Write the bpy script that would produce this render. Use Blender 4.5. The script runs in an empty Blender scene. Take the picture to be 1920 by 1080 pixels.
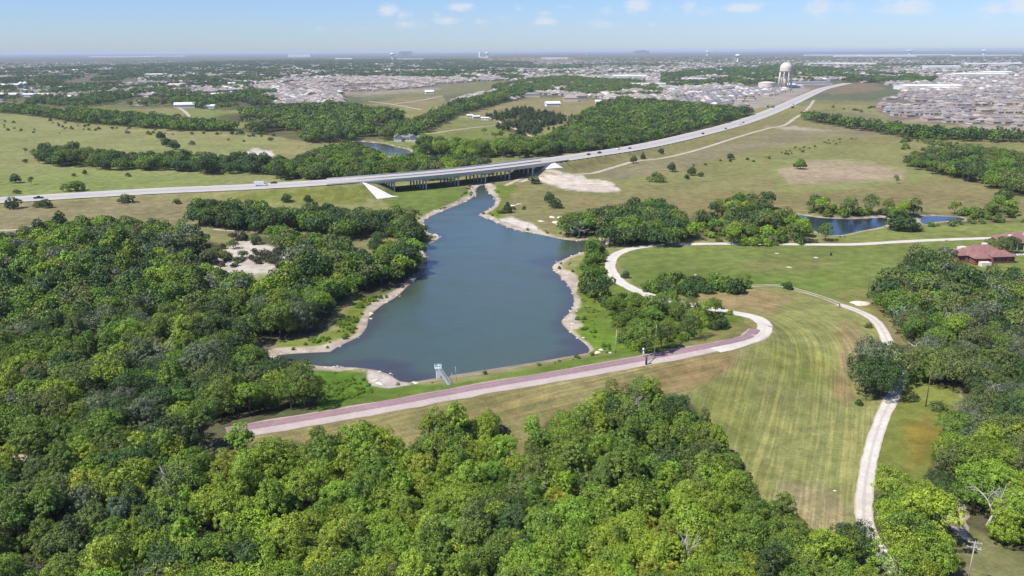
import bpy, bmesh, math, random
import numpy as np
from mathutils import Vector, Matrix

random.seed(7)
RNG = np.random.default_rng(7)
scene = bpy.context.scene
COL = scene.collection

# ------------------------------------------------------------------ camera, world, sun, exposure
CAMZ, FPX, EYE, ROLL = 100.0, 1600.0, 94.8, 0.0042
PITCH = math.atan((540 - EYE) / FPX)
cR0, cF, cU0 = np.array((1, 0, 0.0)), np.array((0, math.cos(PITCH), -math.sin(PITCH))), np.array((0, math.sin(PITCH), math.cos(PITCH)))
cR = math.cos(ROLL) * cR0 - math.sin(ROLL) * cU0
cU = math.cos(ROLL) * cU0 + math.sin(ROLL) * cR0
cam_d = bpy.data.cameras.new("camera")
cam = bpy.data.objects.new("camera", cam_d)
COL.objects.link(cam)
cam_d.sensor_width = 36.0
cam_d.lens = 36.0 * FPX / 1920.0
cam_d.clip_start, cam_d.clip_end = 1.0, 150000.0
cam.matrix_world = Matrix(((cR[0], cU[0], -cF[0], 0), (cR[1], cU[1], -cF[1], 0), (cR[2], cU[2], -cF[2], CAMZ), (0, 0, 0, 1)))
scene.camera = cam

SUN_EL, SUN_X, SUN_Y = math.radians(54), -0.86, -0.5      # towards the sun: from the left, a little behind the camera
_n = math.hypot(SUN_X, SUN_Y)
SUN_DIR = Vector((SUN_X / _n * math.cos(SUN_EL), SUN_Y / _n * math.cos(SUN_EL), math.sin(SUN_EL)))
sd = bpy.data.lights.new("sun", 'SUN')
sd.energy, sd.angle, sd.color = 5.0, math.radians(0.55), (1.0, 0.95, 0.87)
sun = bpy.data.objects.new("sun", sd)
COL.objects.link(sun)
sun.rotation_euler = SUN_DIR.to_track_quat('Z', 'Y').to_euler()

scene.render.engine = 'CYCLES'
scene.view_settings.view_transform = 'Standard'
scene.view_settings.look = 'None'
scene.view_settings.exposure = 0.5
scene.view_settings.gamma = 1.0
scene.view_settings.use_curve_mapping = False
cy = scene.cycles
cy.use_denoising = True
cy.max_bounces, cy.diffuse_bounces, cy.glossy_bounces, cy.transmission_bounces, cy.volume_bounces, cy.transparent_max_bounces = 5, 3, 2, 2, 0, 4
cy.sample_clamp_indirect = 4.0


def pxdir(px, py):
    """world direction(s) through photo pixel(s)"""
    u = (np.asarray(px, float) - 960) / FPX
    v = -(np.asarray(py, float) - 540) / FPX
    d = cF[None] + np.atleast_1d(u)[:, None] * cR[None] + np.atleast_1d(v)[:, None] * cU[None]
    return d / np.linalg.norm(d, axis=1, keepdims=True)


def project(x, y, z):
    dx, dy, dz = np.asarray(x, float), np.asarray(y, float), np.asarray(z, float) - CAMZ
    f = dx * cF[0] + dy * cF[1] + dz * cF[2]
    r = dx * cR[0] + dy * cR[1] + dz * cR[2]
    u = dx * cU[0] + dy * cU[1] + dz * cU[2]
    f2 = np.where(f > 1.0, f, np.nan)
    return 960 + FPX * r / f2, 540 - FPX * u / f2


class NT:
    """small helper to wire shader nodes"""
    def __init__(self, tree):
        self.t = tree
        tree.nodes.clear()

    def n(self, typ, **kw):
        nd = self.t.nodes.new(typ)
        for k, v in kw.items():
            setattr(nd, k, v)
        return nd

    def set(self, sock, v):
        if isinstance(v, bpy.types.NodeSocket):
            self.t.links.new(v, sock)
        else:
            sock.default_value = v

    def math(self, op, a, b=0.0, c=0.0, clamp=False):
        nd = self.n('ShaderNodeMath', operation=op, use_clamp=clamp)
        for i, v in enumerate((a, b, c)):
            self.set(nd.inputs[i], v)
        return nd.outputs[0]

    def mix(self, fac, a, b, blend='MIX'):
        nd = self.n('ShaderNodeMix', data_type='RGBA', blend_type=blend)
        self.set(nd.inputs[0], fac)
        for i, v in ((6, a), (7, b)):
            if isinstance(v, tuple) and len(v) == 3:
                v = (*v, 1)
            self.set(nd.inputs[i], v)
        return nd.outputs[2]

    def scale(self, col, f):
        nd = self.n('ShaderNodeVectorMath', operation='SCALE')
        self.set(nd.inputs[0], col)
        self.set(nd.inputs['Scale'], f)
        return nd.outputs[0]

    def noise(self, vec, scale, detail=3.0, rough=0.55, dim='3D'):
        nd = self.n('ShaderNodeTexNoise', noise_dimensions=dim)
        if vec is not None:
            self.set(nd.inputs['Vector'], vec)
        nd.inputs['Scale'].default_value = scale
        nd.inputs['Detail'].default_value = detail
        nd.inputs['Roughness'].default_value = rough
        return nd.outputs['Fac']

    def ramp(self, v, a, b, lo=0.0, hi=1.0, smooth=True):
        nd = self.n('ShaderNodeMapRange', interpolation_type='SMOOTHSTEP' if smooth else 'LINEAR')
        for i, q in enumerate((v, a, b, lo, hi)):
            self.set(nd.inputs[i], q)
        return nd.outputs[0]


world = bpy.data.worlds.new("World")
scene.world = world
world.use_nodes = True
w = NT(world.node_tree)
sky = w.n('ShaderNodeTexSky', sky_type='NISHITA')
sky.sun_disc = False
sky.sun_elevation = SUN_EL
sky.sun_rotation = math.atan2(SUN_X, SUN_Y)
sky.altitude = 200
sky.air_density, sky.dust_density, sky.ozone_density = 1.0, 0.25, 3.0
skyc = w.mix(1.0, sky.outputs[0], (0.68, 0.84, 1.25), 'MULTIPLY')
geo = w.n('ShaderNodeTexCoord')
sep = w.n('ShaderNodeSeparateXYZ')
w.t.links.new(geo.outputs['Generated'], sep.inputs[0])
az = w.math('ARCTAN2', sep.outputs[0], sep.outputs[1])
el = w.math('ARCSINE', sep.outputs[2])
cv = w.n('ShaderNodeCombineXYZ')
w.set(cv.inputs[0], w.math('MULTIPLY', az, 1.0))
w.set(cv.inputs[1], w.math('MULTIPLY', el, 2.2))
big = w.noise(cv.outputs[0], 34, 5, 0.62)
fine = w.noise(cv.outputs[0], 120, 4, 0.6)
# fair-weather cumulus low over the horizon: (px, py, half width, half height, density)
CLOUDS = [(1196, 10, 24, 11, 1.0), (1235, 14, 30, 8, .45), (1293, 12, 14, 9, .8), (1330, 18, 36, 10, .55), (1398, 15, 36, 8, .85), (1536, 18, 24, 18, .75), (1590, 18, 26, 14, .5),
          (1700, 10, 34, 13, .9), (1738, 20, 24, 7, .6), (1650, 20, 40, 8, .4), (1790, 22, 28, 8, .3), (1862, 16, 24, 13, .7), (1912, 8, 20, 16, .8), (1022, 40, 24, 8, .75), (1068, 14, 18, 6, .6),
          (1020, 27, 12, 6, .55), (1130, 45, 40, 9, .5), (1138, 22, 14, 12, .4), (1220, 46, 10, 5, .5), (860, 13, 22, 7, .9), (725, 20, 17, 11, .8), (762, 30, 20, 10, .55), (770, 46, 26, 9, .6),
          (838, 38, 28, 7, .75), (818, 27, 9, 6, .5), (905, 42, 26, 8, .4), (945, 36, 22, 9, .4), (972, 14, 9, 6, .55), (600, 55, 26, 8, .3), (668, 56, 34, 10, .3), (1010, 48, 40, 6, .35), (1450, 34, 14, 8, .35)]
tot = None
for (px, py, sx, sy, st) in CLOUDS:
    d = pxdir(px, py)[0]
    a0, e0 = math.atan2(d[0], d[1]), math.asin(d[2])
    qa = w.math('MULTIPLY_ADD', az, FPX / sx / 1.25, -a0 * FPX / sx / 1.25)
    qe = w.math('MULTIPLY_ADD', el, FPX / sy / 1.25, -e0 * FPX / sy / 1.25)
    r2 = w.math('MULTIPLY_ADD', qa, qa, w.math('MULTIPLY', qe, qe))
    g = w.math('MULTIPLY', w.math('EXPONENT', w.math('MULTIPLY', r2, -1.0)), st)
    tot = g if tot is None else w.math('MAXIMUM', tot, g)
shape = w.math('MULTIPLY_ADD', w.math('SUBTRACT', big, 0.5), 1.3, w.math('MULTIPLY_ADD', w.math('SUBTRACT', fine, 0.5), 0.7, tot))
puffs = w.math('MULTIPLY', w.ramp(shape, 0.2, 0.95), w.ramp(tot, 0.05, 0.3))
# the same broken cumulus over the rest of the sky, seen from below
pl = w.n('ShaderNodeVectorMath', operation='DIVIDE')
w.set(pl.inputs[0], geo.outputs['Generated'])
zz = w.math('MAXIMUM', sep.outputs[2], 0.03)
cz = w.n('ShaderNodeCombineXYZ')
for i in range(3):
    w.set(cz.inputs[i], zz)
w.set(pl.inputs[1], cz.outputs[0])
over = w.math('MULTIPLY', w.ramp(w.noise(pl.outputs[0], 1.3, 6, 0.6), 0.56, 0.72), w.ramp(el, 0.075, 0.2))
mask = w.math('MAXIMUM', w.math('MULTIPLY', puffs, 0.62), w.math('MULTIPLY', over, 0.8))
skyc = w.mix(mask, skyc, (6.9, 7.0, 7.4))
bg = w.n('ShaderNodeBackground')
w.set(bg.inputs[0], skyc)
bg.inputs[1].default_value = 0.084
wo = w.n('ShaderNodeOutputWorld')
w.t.links.new(bg.outputs[0], wo.inputs[0])


# ------------------------------------------------------------------ numeric helpers
def _hash(ix, iy, seed):
    h = (ix.astype(np.int64) * 374761393 + iy.astype(np.int64) * 668265263 + seed * 974634541) & 0xFFFFFFFF
    h = ((h ^ (h >> 13)) * 1274126177) & 0xFFFFFFFF
    return ((h ^ (h >> 16)) & 0xFFFF) / 65535.0


def vnoise(x, y, seed=0):
    x, y = np.asarray(x, float), np.asarray(y, float)
    ix, iy = np.floor(x), np.floor(y)
    fx, fy = x - ix, y - iy
    fx, fy = fx * fx * (3 - 2 * fx), fy * fy * (3 - 2 * fy)
    a, b, c, d = _hash(ix, iy, seed), _hash(ix + 1, iy, seed), _hash(ix, iy + 1, seed), _hash(ix + 1, iy + 1, seed)
    return (a * (1 - fx) + b * fx) * (1 - fy) + (c * (1 - fx) + d * fx) * fy


def fbm(x, y, seed=0, octv=3):
    s, a, t = 0.0, 0.5, 0.0
    for k in range(octv):
        s = s + a * vnoise(x * 2 ** k, y * 2 ** k, seed + 17 * k)
        t += a
        a *= 0.5
    return s / t


def sstep(a, b, x):
    t = np.clip((x - a) / (b - a), 0, 1)
    return t * t * (3 - 2 * t)


def seg_dist(X, Y, pts, closed=False):
    """distance to a polyline and the parameter (index + fraction) of the nearest point"""
    pts = np.asarray(pts, float)
    n = len(pts)
    best = np.full(X.shape, 1e18)
    par = np.zeros(X.shape)
    for i in range(n if closed else n - 1):
        a, b = pts[i], pts[(i + 1) % n]
        ab = b[:2] - a[:2]
        L2 = max(ab @ ab, 1e-9)
        t = np.clip(((X - a[0]) * ab[0] + (Y - a[1]) * ab[1]) / L2, 0, 1)
        d = (X - a[0] - t * ab[0]) ** 2 + (Y - a[1] - t * ab[1]) ** 2
        m = d < best
        best = np.where(m, d, best)
        par = np.where(m, i + t, par)
    return np.sqrt(best), par


def in_poly(X, Y, poly):
    c = np.zeros(X.shape, bool)
    n = len(poly)
    for i in range(n):
        x1, y1 = poly[i][:2]
        x2, y2 = poly[(i + 1) % n][:2]
        if y1 == y2:
            continue
        m = ((y1 > Y) != (y2 > Y)) & (X < (x2 - x1) * (Y - y1) / (y2 - y1) + x1)
        c ^= m
    return c


def catmull(pts, step, closed=False):
    pts = [np.asarray(p, float) for p in pts]
    n = len(pts)
    out = []
    for i in range(n if closed else n - 1):
        p1, p2 = pts[i], pts[(i + 1) % n]
        p0 = pts[i - 1] if (closed or i > 0) else p1 * 2 - p2
        p3 = pts[(i + 2) % n] if (closed or i + 2 < n) else p2 * 2 - p1
        k = max(1, int(math.ceil(np.linalg.norm((p2 - p1)[:2]) / step)))
        for j in range(k):
            t = j / k
            out.append(0.5 * ((2 * p1) + (p2 - p0) * t + (2 * p0 - 5 * p1 + 4 * p2 - p3) * t * t + (3 * p1 - p0 - 3 * p2 + p3) * t ** 3))
    if not closed:
        out.append(pts[-1])
    return np.array(out)


def at_z(px, py, z):
    d = pxdir(px, py)
    t = (np.asarray(z, float) - CAMZ) / d[:, 2]
    return np.stack([d[:, 0] * t, d[:, 1] * t, np.zeros(len(t)) + z], 1)


def polyz(pts, z):
    a = np.asarray(pts, float)
    return at_z(a[:, 0], a[:, 1], z)


# ------------------------------------------------------------------ the lie of the land
LAKE_PX = [(907, 346), (916, 360), (928, 373), (924, 388), (898, 402), (915, 410), (940, 421), (965, 430), (1003, 438), (1040, 446), (1073, 451), (1118, 450), (1136, 452), (1128, 462), (1097, 471), (1066, 482), (1035, 500),
           (1053, 520), (1070, 543), (1076, 567), (1067, 587), (1052, 602), (1063, 617), (1087, 637), (1102, 650), (1103, 662), (1073, 673), (1007, 686), (940, 701), (887, 711), (827, 718), (780, 719), (750, 715), (730, 702),
           (707, 694), (667, 689), (640, 688), (600, 686), (577, 683), (540, 676), (510, 668), (540, 664), (590, 661), (619, 660), (634, 650), (660, 638), (677, 628), (688, 612), (694, 592), (717, 572), (743, 557), (763, 538), (787, 516),
           (800, 500), (798, 480), (793, 464), (812, 454), (824, 446), (820, 440), (804, 437), (796, 422), (797, 411), (827, 397), (873, 378), (893, 364), (890, 357), (897, 350)]
POND_PX = [(1493, 402), (1533, 408), (1600, 411), (1655, 408), (1664, 414), (1657, 424), (1613, 433), (1575, 441), (1540, 438), (1505, 420), (1480, 404)]
POND2_PX = [(1729, 407), (1755, 405), (1800, 408), (1808, 413), (1780, 414), (1748, 417), (1735, 421), (1727, 416)]
POND3_PX = [(664, 265), (690, 267), (721, 270), (743, 276), (766, 281), (770, 289), (752, 299), (735, 293), (710, 288), (682, 279)]
lake_w = catmull(polyz(LAKE_PX, 0.0), 6, True)
WATERS = [lake_w] + [catmull(polyz(p, 0.0), 8, True) for p in (POND_PX, POND2_PX, POND3_PX)]

DAM_PX = [(425, 810.5), (450, 806), (600, 781), (750, 755), (900, 727), (1050, 702), (1200, 675), (1300, 656), (1390, 638), (1411, 628.5), (1420, 618)]
DAM_Z = [5, 5, 5, 5, 5, 5, 5, 5, 4.4, 3.6, 3.3]
_dp = np.array(DAM_PX, float)
dam_w = catmull(np.column_stack([at_z(_dp[:, 0], _dp[:, 1], np.array(DAM_Z))[:, :2], DAM_Z]), 5)
D0, D1 = dam_w[0, :2], dam_w[int(np.argmax(dam_w[:, 0]))][:2]
DT = (D1 - D0) / np.linalg.norm(D1 - D0)
DN = np.array((DT[1], -DT[0]))
DLEN = float(np.linalg.norm(D1 - D0))

HW_PX = [(-500, 403), (-250, 390), (0, 375), (150, 366), (300, 357.5), (450, 351), (560, 345), (700, 335), (860, 321), (1000, 304.5), (1100, 290.5), (1200, 275), (1300, 253), (1400, 226), (1470, 199), (1520, 176), (1548, 165), (1590, 156)]
HW_Z = [1.5, 1.5, 2, 3, 4.2, 6, 8, 9.8, 9.8, 9.4, 6.5, 4, 2.5, 1.5, 1.2, 1.2, 1.2, 1.2]
_hp = np.array(HW_PX, float)
hw_w = catmull(np.column_stack([at_z(_hp[:, 0], _hp[:, 1], np.array(HW_Z))[:, :2], HW_Z]), 12)
HW_HALF = 14.0


def hw_index(px, py, z):
    p = at_z(px, py, z)[0]
    return int(np.argmin((hw_w[:, 0] - p[0]) ** 2 + (hw_w[:, 1] - p[1]) ** 2))


IA, IB = hw_index(663, 338, 9.4), hw_index(1019, 301.5, 9.2)
hw_left, hw_right = hw_w[:IA + 1], hw_w[IB:]


def water_sd(x, y, poly, pad=30):
    """signed distance to a water's edge (positive outside); far away just 'pad'"""
    r = np.full(x.shape, float(pad))
    lo, hi = poly[:, :2].min(0) - pad, poly[:, :2].max(0) + pad
    m = (x > lo[0]) & (x < hi[0]) & (y > lo[1]) & (y < hi[1])
    if m.any():
        d, _ = seg_dist(x[m], y[m], poly, True)
        r[m] = np.where(in_poly(x[m], y[m], poly), -d, np.minimum(d, pad))
    return r


def height(x, y, full=False):
    x, y = np.atleast_1d(np.asarray(x, float)), np.atleast_1d(np.asarray(y, float))
    d = np.hypot(x, y)
    z = 0.7 + (fbm(x / 420 + 3.1, y / 420 + 1.7, 5) - 0.5) * (np.clip((d - 480) / 1500, 0, 1) * 6.0) + (fbm(x / 2600, y / 2600, 9) - 0.5) * np.clip((d - 3500) / 9000, 0, 1) * 34
    rx, ry = x - D0[0], y - D0[1]
    s, t = rx * DN[0] + ry * DN[1], rx * DT[0] + ry * DT[1]
    wide = sstep(DLEN - 5, DLEN + 60, t)
    z = z - 6.5 * sstep(0, 1, (s - 4) / (44 + 60 * wide)) + 1.8 * sstep(DLEN - 60, DLEN + 10, t) * np.exp(-(s / 60.0) ** 2) * sstep(DLEN + 160, DLEN + 40, t)
    sds = []
    for wpoly in WATERS:
        sdw = water_sd(x, y, wpoly)
        sds.append(sdw)
        f = sstep(0, 14, sdw)
        z = np.where(sdw < 14, np.where(sdw < 0, np.maximum(sdw * 0.09, -2.5), sdw * 0.07 * (1 - f) + z * f), z)
    m = (np.abs(s) < 60) & (t > -60) & (t < DLEN + 60)
    if m.any():
        dd, par = seg_dist(x[m], y[m], dam_w)
        zc = np.interp(par, np.arange(len(dam_w)), dam_w[:, 2])
        z[m] = np.maximum(z[m], zc - np.maximum(0, dd - 6.9) / 3.6)
    m = (y > 420) & (d < 3200)
    if m.any():
        for part, slope, tip in ((hw_left, 3.2, -1), (hw_right, 1.6, 0)):
            dd, par = seg_dist(x[m], y[m], part)
            if tip == -1:   # the bank is steeper under the bridge end than along its sides
                tv = part[-1, :2] - part[-2, :2]
                tv = tv / np.linalg.norm(tv)
                ct = ((x[m] - part[-1, 0]) * tv[0] + (y[m] - part[-1, 1]) * tv[1]) / np.maximum(dd, 1)
                slope = np.where(par > len(part) - 1.01, 3.2 - 1.7 * np.clip(ct, 0, 1), 3.2)
            zc = np.interp(par, np.arange(len(part)), part[:, 2])
            z[m] = np.where(dd < 17, np.minimum(z[m], zc - 0.35), z[m])
            z[m] = np.maximum(z[m], zc - 0.35 - np.maximum(0, dd - 15.0) / slope)
    if full:
        return z, sds, s, t
    return z


def ground(px, py):
    px, py = np.atleast_1d(np.asarray(px, float)), np.atleast_1d(np.asarray(py, float))
    z = np.zeros(len(px)) + 0.7
    for _ in range(14):
        p = at_z(px, py, z)
        z = 0.5 * z + 0.5 * height(p[:, 0], p[:, 1])
    p = at_z(px, py, z)
    p[:, 2] = height(p[:, 0], p[:, 1])
    return p


# ------------------------------------------------------------------ object helpers
def tag(o, label=None, cat=None, group=None, kind=None):
    for k, v in (('label', label), ('category', cat), ('group', group), ('kind', kind)):
        if v:
            o[k] = v
    return o


def link(name, data, parent=None, loc=None, rz=None):
    o = bpy.data.objects.new(name, data)
    COL.objects.link(o)
    if parent is not None:
        o.parent = parent
    if loc is not None:
        o.location = [float(q) for q in loc]
    if rz is not None:
        o.rotation_euler = (0, 0, float(rz))
    return o


def thing(name, label, cat, loc, rz=0.0, group=None):
    return tag(link(name, None, None, loc, rz), label, cat, group)


def np_mesh(name, verts, faces, mats=(), attrs=None, smooth=False, matidx=None):
    """mesh from arrays; FACES is an (n, k) array or a list of tuples"""
    me = bpy.data.meshes.new(name)
    v = np.asarray(verts, np.float32)
    if isinstance(faces, np.ndarray):
        n, k = faces.shape
        me.vertices.add(len(v))
        me.vertices.foreach_set('co', v.ravel())
        me.loops.add(n * k)
        me.loops.foreach_set('vertex_index', faces.astype(np.int32).ravel())
        me.polygons.add(n)
        me.polygons.foreach_set('loop_start', np.arange(0, n * k, k, dtype=np.int32))
        me.update(calc_edges=True)
    else:
        me.from_pydata(v.tolist(), [], faces)
        n = len(faces)
    for m in mats:
        me.materials.append(m)
    if matidx is not None:
        me.polygons.foreach_set('material_index', np.asarray(matidx, np.int32))
    me.polygons.foreach_set('use_smooth', np.full(n, smooth))
    for k, a in (attrs or {}).items():
        a = np.asarray(a, np.float32)
        if a.ndim == 1:
            me.attributes.new(k, 'FLOAT', 'POINT').data.foreach_set('value', a)
        elif a.shape[1] == 2:
            me.attributes.new(k, 'FLOAT2', 'POINT').data.foreach_set('vector', a.ravel())
        else:
            me.attributes.new(k, 'FLOAT_VECTOR', 'POINT').data.foreach_set('vector', a.ravel())
    return me


class MB:
    """collects simple solids into one mesh"""
    def __init__(self):
        self.v, self.f = [], []

    def add(self, v, f):
        b = len(self.v)
        self.v += [tuple(float(q) for q in p) for p in v]
        self.f += [tuple(b + i for i in q) for q in f]
        return self

    def box(self, c, s, rz=0.0, taper=1.0):
        co, si = math.cos(rz), math.sin(rz)
        v = []
        for k in (-1, 1):
            tt = taper if k > 0 else 1.0
            for (a, b) in ((-1, -1), (1, -1), (1, 1), (-1, 1)):
                x, y = a * s[0] / 2 * tt, b * s[1] / 2 * tt
                v.append((c[0] + x * co - y * si, c[1] + x * si + y * co, c[2] + k * s[2] / 2))
        return self.add(v, [(3, 2, 1, 0), (4, 5, 6, 7), (0, 1, 5, 4), (1, 2, 6, 5), (2, 3, 7, 6), (3, 0, 4, 7)])

    def tube(self, a, b, ra, rb=None, n=8, cap=True):
        rb = ra if rb is None else rb
        a, b = Vector(a), Vector(b)
        d = (b - a).normalized()
        u = d.orthogonal().normalized()
        q = d.cross(u)
        v = []
        for (p, r) in ((a, ra), (b, rb)):
            for i in range(n):
                t = 2 * math.pi * i / n
                v.append(p + (u * math.cos(t) + q * math.sin(t)) * r)
        f = [(i, (i + 1) % n, n + (i + 1) % n, n + i) for i in range(n)]
        if cap:
            f += [tuple(range(n - 1, -1, -1)), tuple(range(n, 2 * n))]
        return self.add(v, f)

    def lathe(self, prof, c=(0, 0, 0), n=20):
        v, f = [], []
        for (r, z) in prof:
            for i in range(n):
                t = 2 * math.pi * i / n
                v.append((c[0] + r * math.cos(t), c[1] + r * math.sin(t), c[2] + z))
        for k in range(len(prof) - 1):
            for i in range(n):
                j = (i + 1) % n
                f.append((k * n + i, k * n + j, (k + 1) * n + j, (k + 1) * n + i))
        return self.add(v, f)

    def prism(self, prof, half, axis='y'):
        """side profile [(x, z)] pushed out to +-half across"""
        n = len(prof)
        v = [(x, -half, z) for x, z in prof] + [(x, half, z) for x, z in prof]
        f = [tuple(range(n)), tuple(range(2 * n - 1, n - 1, -1))] + [(i, n + i, n + (i + 1) % n, (i + 1) % n) for i in range(n)]
        return self.add(v, f)

    def hip(self, c, L, Wd, h, rz=0.0, over=0.5, gable=0.0, thick=0.15):
        """hip roof along its local x; gable=1 gives a gable"""
        co, si = math.cos(rz), math.sin(rz)
        a, b = L / 2 + over, Wd / 2 + over
        r = max(a - b, 0.2) if not gable else a
        pts = [(-a, -b, 0), (a, -b, 0), (a, b, 0), (-a, b, 0), (-r, 0, h), (r, 0, h), (-a, -b, -thick), (a, -b, -thick), (a, b, -thick), (-a, b, -thick)]
        v = [(c[0] + x * co - y * si, c[1] + x * si + y * co, c[2] + z) for x, y, z in pts]
        return self.add(v, [(0, 1, 5, 4), (1, 2, 5), (2, 3, 4, 5), (3, 0, 4), (0, 6, 7, 1), (1, 7, 8, 2), (2, 8, 9, 3), (3, 9, 6, 0), (9, 8, 7, 6)])

    def mesh(self, name, mat, smooth=False):
        return np_mesh(name, self.v, self.f, [mat], smooth=smooth)

    def build(self, name, mat, parent=None, smooth=False, loc=None, rz=None):
        return link(name, self.mesh(name, mat, smooth), parent, loc, rz)


def copy_tree(o, loc, rz, label=None, group=None, scale=None):
    r = o.copy()
    COL.objects.link(r)
    r.location = loc
    r.rotation_euler = (0, 0, rz)
    if scale is not None:
        r.scale = (scale,) * 3
    if label:
        r['label'] = label
    if group:
        r['group'] = group
    for ch in o.children:
        c = ch.copy()
        COL.objects.link(c)
        c.parent = r
        for g in ch.children:
            e = g.copy()
            COL.objects.link(e)
            e.parent = c
    return r


# ------------------------------------------------------------------ materials
def new_mat(name):
    m = bpy.data.materials.new(name)
    m.use_nodes = True
    return m, NT(m.node_tree)


def finish(nt, color, rough=0.9, spec=0.2, bump=None, bstr=0.3, bdist=0.1, metal=0.0):
    p = nt.n('ShaderNodeBsdfPrincipled')
    if isinstance(color, tuple) and len(color) == 3:
        color = (*color, 1)
    nt.set(p.inputs['Base Color'], color)
    nt.set(p.inputs['Roughness'], rough)
    p.inputs['Specular IOR Level'].default_value = spec
    p.inputs['Metallic'].default_value = metal
    if bump is not None:
        b = nt.n('ShaderNodeBump')
        b.inputs['Strength'].default_value = bstr
        b.inputs['Distance'].default_value = bdist
        nt.set(b.inputs['Height'], bump)
        nt.t.links.new(b.outputs[0], p.inputs['Normal'])
    o = nt.n('ShaderNodeOutputMaterial')
    nt.t.links.new(p.outputs[0], o.inputs[0])


def worn(name, col, var=0.12, scale=0.6, rough=0.85, spec=0.2, metal=0.0, dirt=None):
    """a plain material with grain, blotches and a little dirt"""
    m, t = new_mat(name)
    tc = t.n('ShaderNodeTexCoord').outputs['Object']
    a = t.noise(tc, scale, 5, 0.6)
    b = t.noise(tc, scale * 9, 3, 0.6)
    f = t.math('ADD', t.ramp(a, 0.3, 0.7, 1 - var, 1 + var), t.math('MULTIPLY', t.math('SUBTRACT', b, 0.5), var))
    c = t.scale((*col,), f)
    if dirt:
        c = t.mix(t.math('MULTIPLY', t.ramp(t.noise(tc, scale * 2.3, 4), 0.52, 0.75), 0.55), c, dirt)
    finish(t, c, rough, spec, metal=metal)
    return m


def tinted(name, var=0.15, scale=0.5, rough=0.9, attr='tint'):
    """colour from the object's (or the instance's) own tint"""
    m, t = new_mat(name)
    at = t.n('ShaderNodeAttribute', attribute_type='INSTANCER', attribute_name=attr)
    tc = t.n('ShaderNodeTexCoord').outputs['Object']
    f = t.ramp(t.noise(tc, scale, 5, 0.6), 0.3, 0.7, 1 - var, 1 + var)
    finish(t, t.scale(at.outputs['Color'], f), rough, 0.15)
    return m


M = {}
M['concrete'] = worn('pale_concrete', (0.5, 0.48, 0.45), 0.1, 0.25, dirt=(0.34, 0.32, 0.28))
M['slope_concrete'] = worn('new_concrete', (0.66, 0.64, 0.62), 0.06, 0.3)
M['pier'] = worn('pier_concrete', (0.46, 0.45, 0.43), 0.1, 0.3, dirt=(0.3, 0.29, 0.27))
M['steel'] = worn('galvanised_steel', (0.42, 0.43, 0.45), 0.1, 1.0, 0.45, 0.5, 0.35)
M['white_steel'] = worn('white_painted_steel', (0.62, 0.70, 0.71), 0.06, 0.4, 0.5, 0.4)
M['tank'] = worn('cream_tank_paint', (0.58, 0.51, 0.45), 0.05, 0.12, 0.55, 0.35, dirt=(0.5, 0.42, 0.36))
M['wood'] = worn('weathered_wood', (0.13, 0.095, 0.06), 0.25, 2.0)
M['palewood'] = worn('bleached_pole', (0.36, 0.34, 0.29), 0.15, 1.5)
M['brown'] = worn('dark_brown_paint', (0.06, 0.045, 0.04), 0.2, 2.0)
M['darkglass'] = worn('dark_glass', (0.02, 0.025, 0.03), 0.05, 1.0, 0.08, 0.6)
M['tyre'] = worn('black_rubber', (0.02, 0.02, 0.02), 0.1, 2.0)
M['redroof'] = worn('dusty_red_shingle', (0.225, 0.118, 0.108), 0.12, 0.5, dirt=(0.17, 0.1, 0.095))
M['redbrick'] = worn('red_brick_wall', (0.19, 0.07, 0.055), 0.15, 1.0)
M['trimwhite'] = worn('pale_trim', (0.6, 0.55, 0.5), 0.08, 1.0)
M['rock'] = worn('white_limestone', (0.55, 0.5, 0.42), 0.15, 0.8)
M['sandpile'] = worn('pale_sand', (0.55, 0.47, 0.38), 0.12, 0.8)
M['bark'] = worn('bark', (0.10, 0.08, 0.06), 0.3, 1.5)
M['dead'] = worn('bare_grey_wood', (0.46, 0.43, 0.39), 0.2, 1.2)
M['roof'] = tinted('shingle_roof', 0.2, 0.35)
M['paint'] = tinted('car_paint', 0.03, 0.5, 0.35)
M['sheetmetal'] = worn('white_sheet_metal', (0.62, 0.62, 0.61), 0.08, 0.08, 0.5, 0.3)

m, t = new_mat('house_wall')
oi = t.n('ShaderNodeObjectInfo').outputs['Random']
cr = t.n('ShaderNodeValToRGB')
t.set(cr.inputs[0], oi)
e = cr.color_ramp.elements
e[0].position, e[0].color = 0.0, (0.42, 0.36, 0.29, 1)
e[1].position, e[1].color = 1.0, (0.52, 0.49, 0.45, 1)
for p, c in ((0.25, (0.36, 0.26, 0.2, 1)), (0.5, (0.5, 0.43, 0.34, 1)), (0.75, (0.4, 0.36, 0.32, 1))):
    q = e.new(p)
    q.color = c
finish(t, cr.outputs[0])
M['wall'] = m

# leaves: the tint is each tree's own, 'var' differs from leaf clump to leaf clump
m, t = new_mat('leaves')
at = t.n('ShaderNodeAttribute', attribute_type='INSTANCER', attribute_name='tint').outputs['Color']
va = t.n('ShaderNodeAttribute', attribute_name='var').outputs['Fac']
c = t.scale(at, t.math('MULTIPLY_ADD', va, 0.75, 0.62))
c = t.mix(t.math('MULTIPLY', va, 0.28), c, t.mix(1.0, c, (1.28, 1.1, 0.6), 'MULTIPLY'))
df = t.n('ShaderNodeBsdfDiffuse')
t.set(df.inputs[0], c)
tr = t.n('ShaderNodeBsdfTranslucent')
t.set(tr.inputs[0], t.mix(1.0, c, (1.25, 1.35, 0.6), 'MULTIPLY'))
gl = t.n('ShaderNodeBsdfGlossy')
gl.inputs['Roughness'].default_value = 0.55
gl.inputs[0].default_value = (0.8, 0.85, 0.8, 1)
mx = t.n('ShaderNodeMixShader')
mx.inputs[0].default_value = 0.14
t.t.links.new(df.outputs[0], mx.inputs[1])
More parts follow.
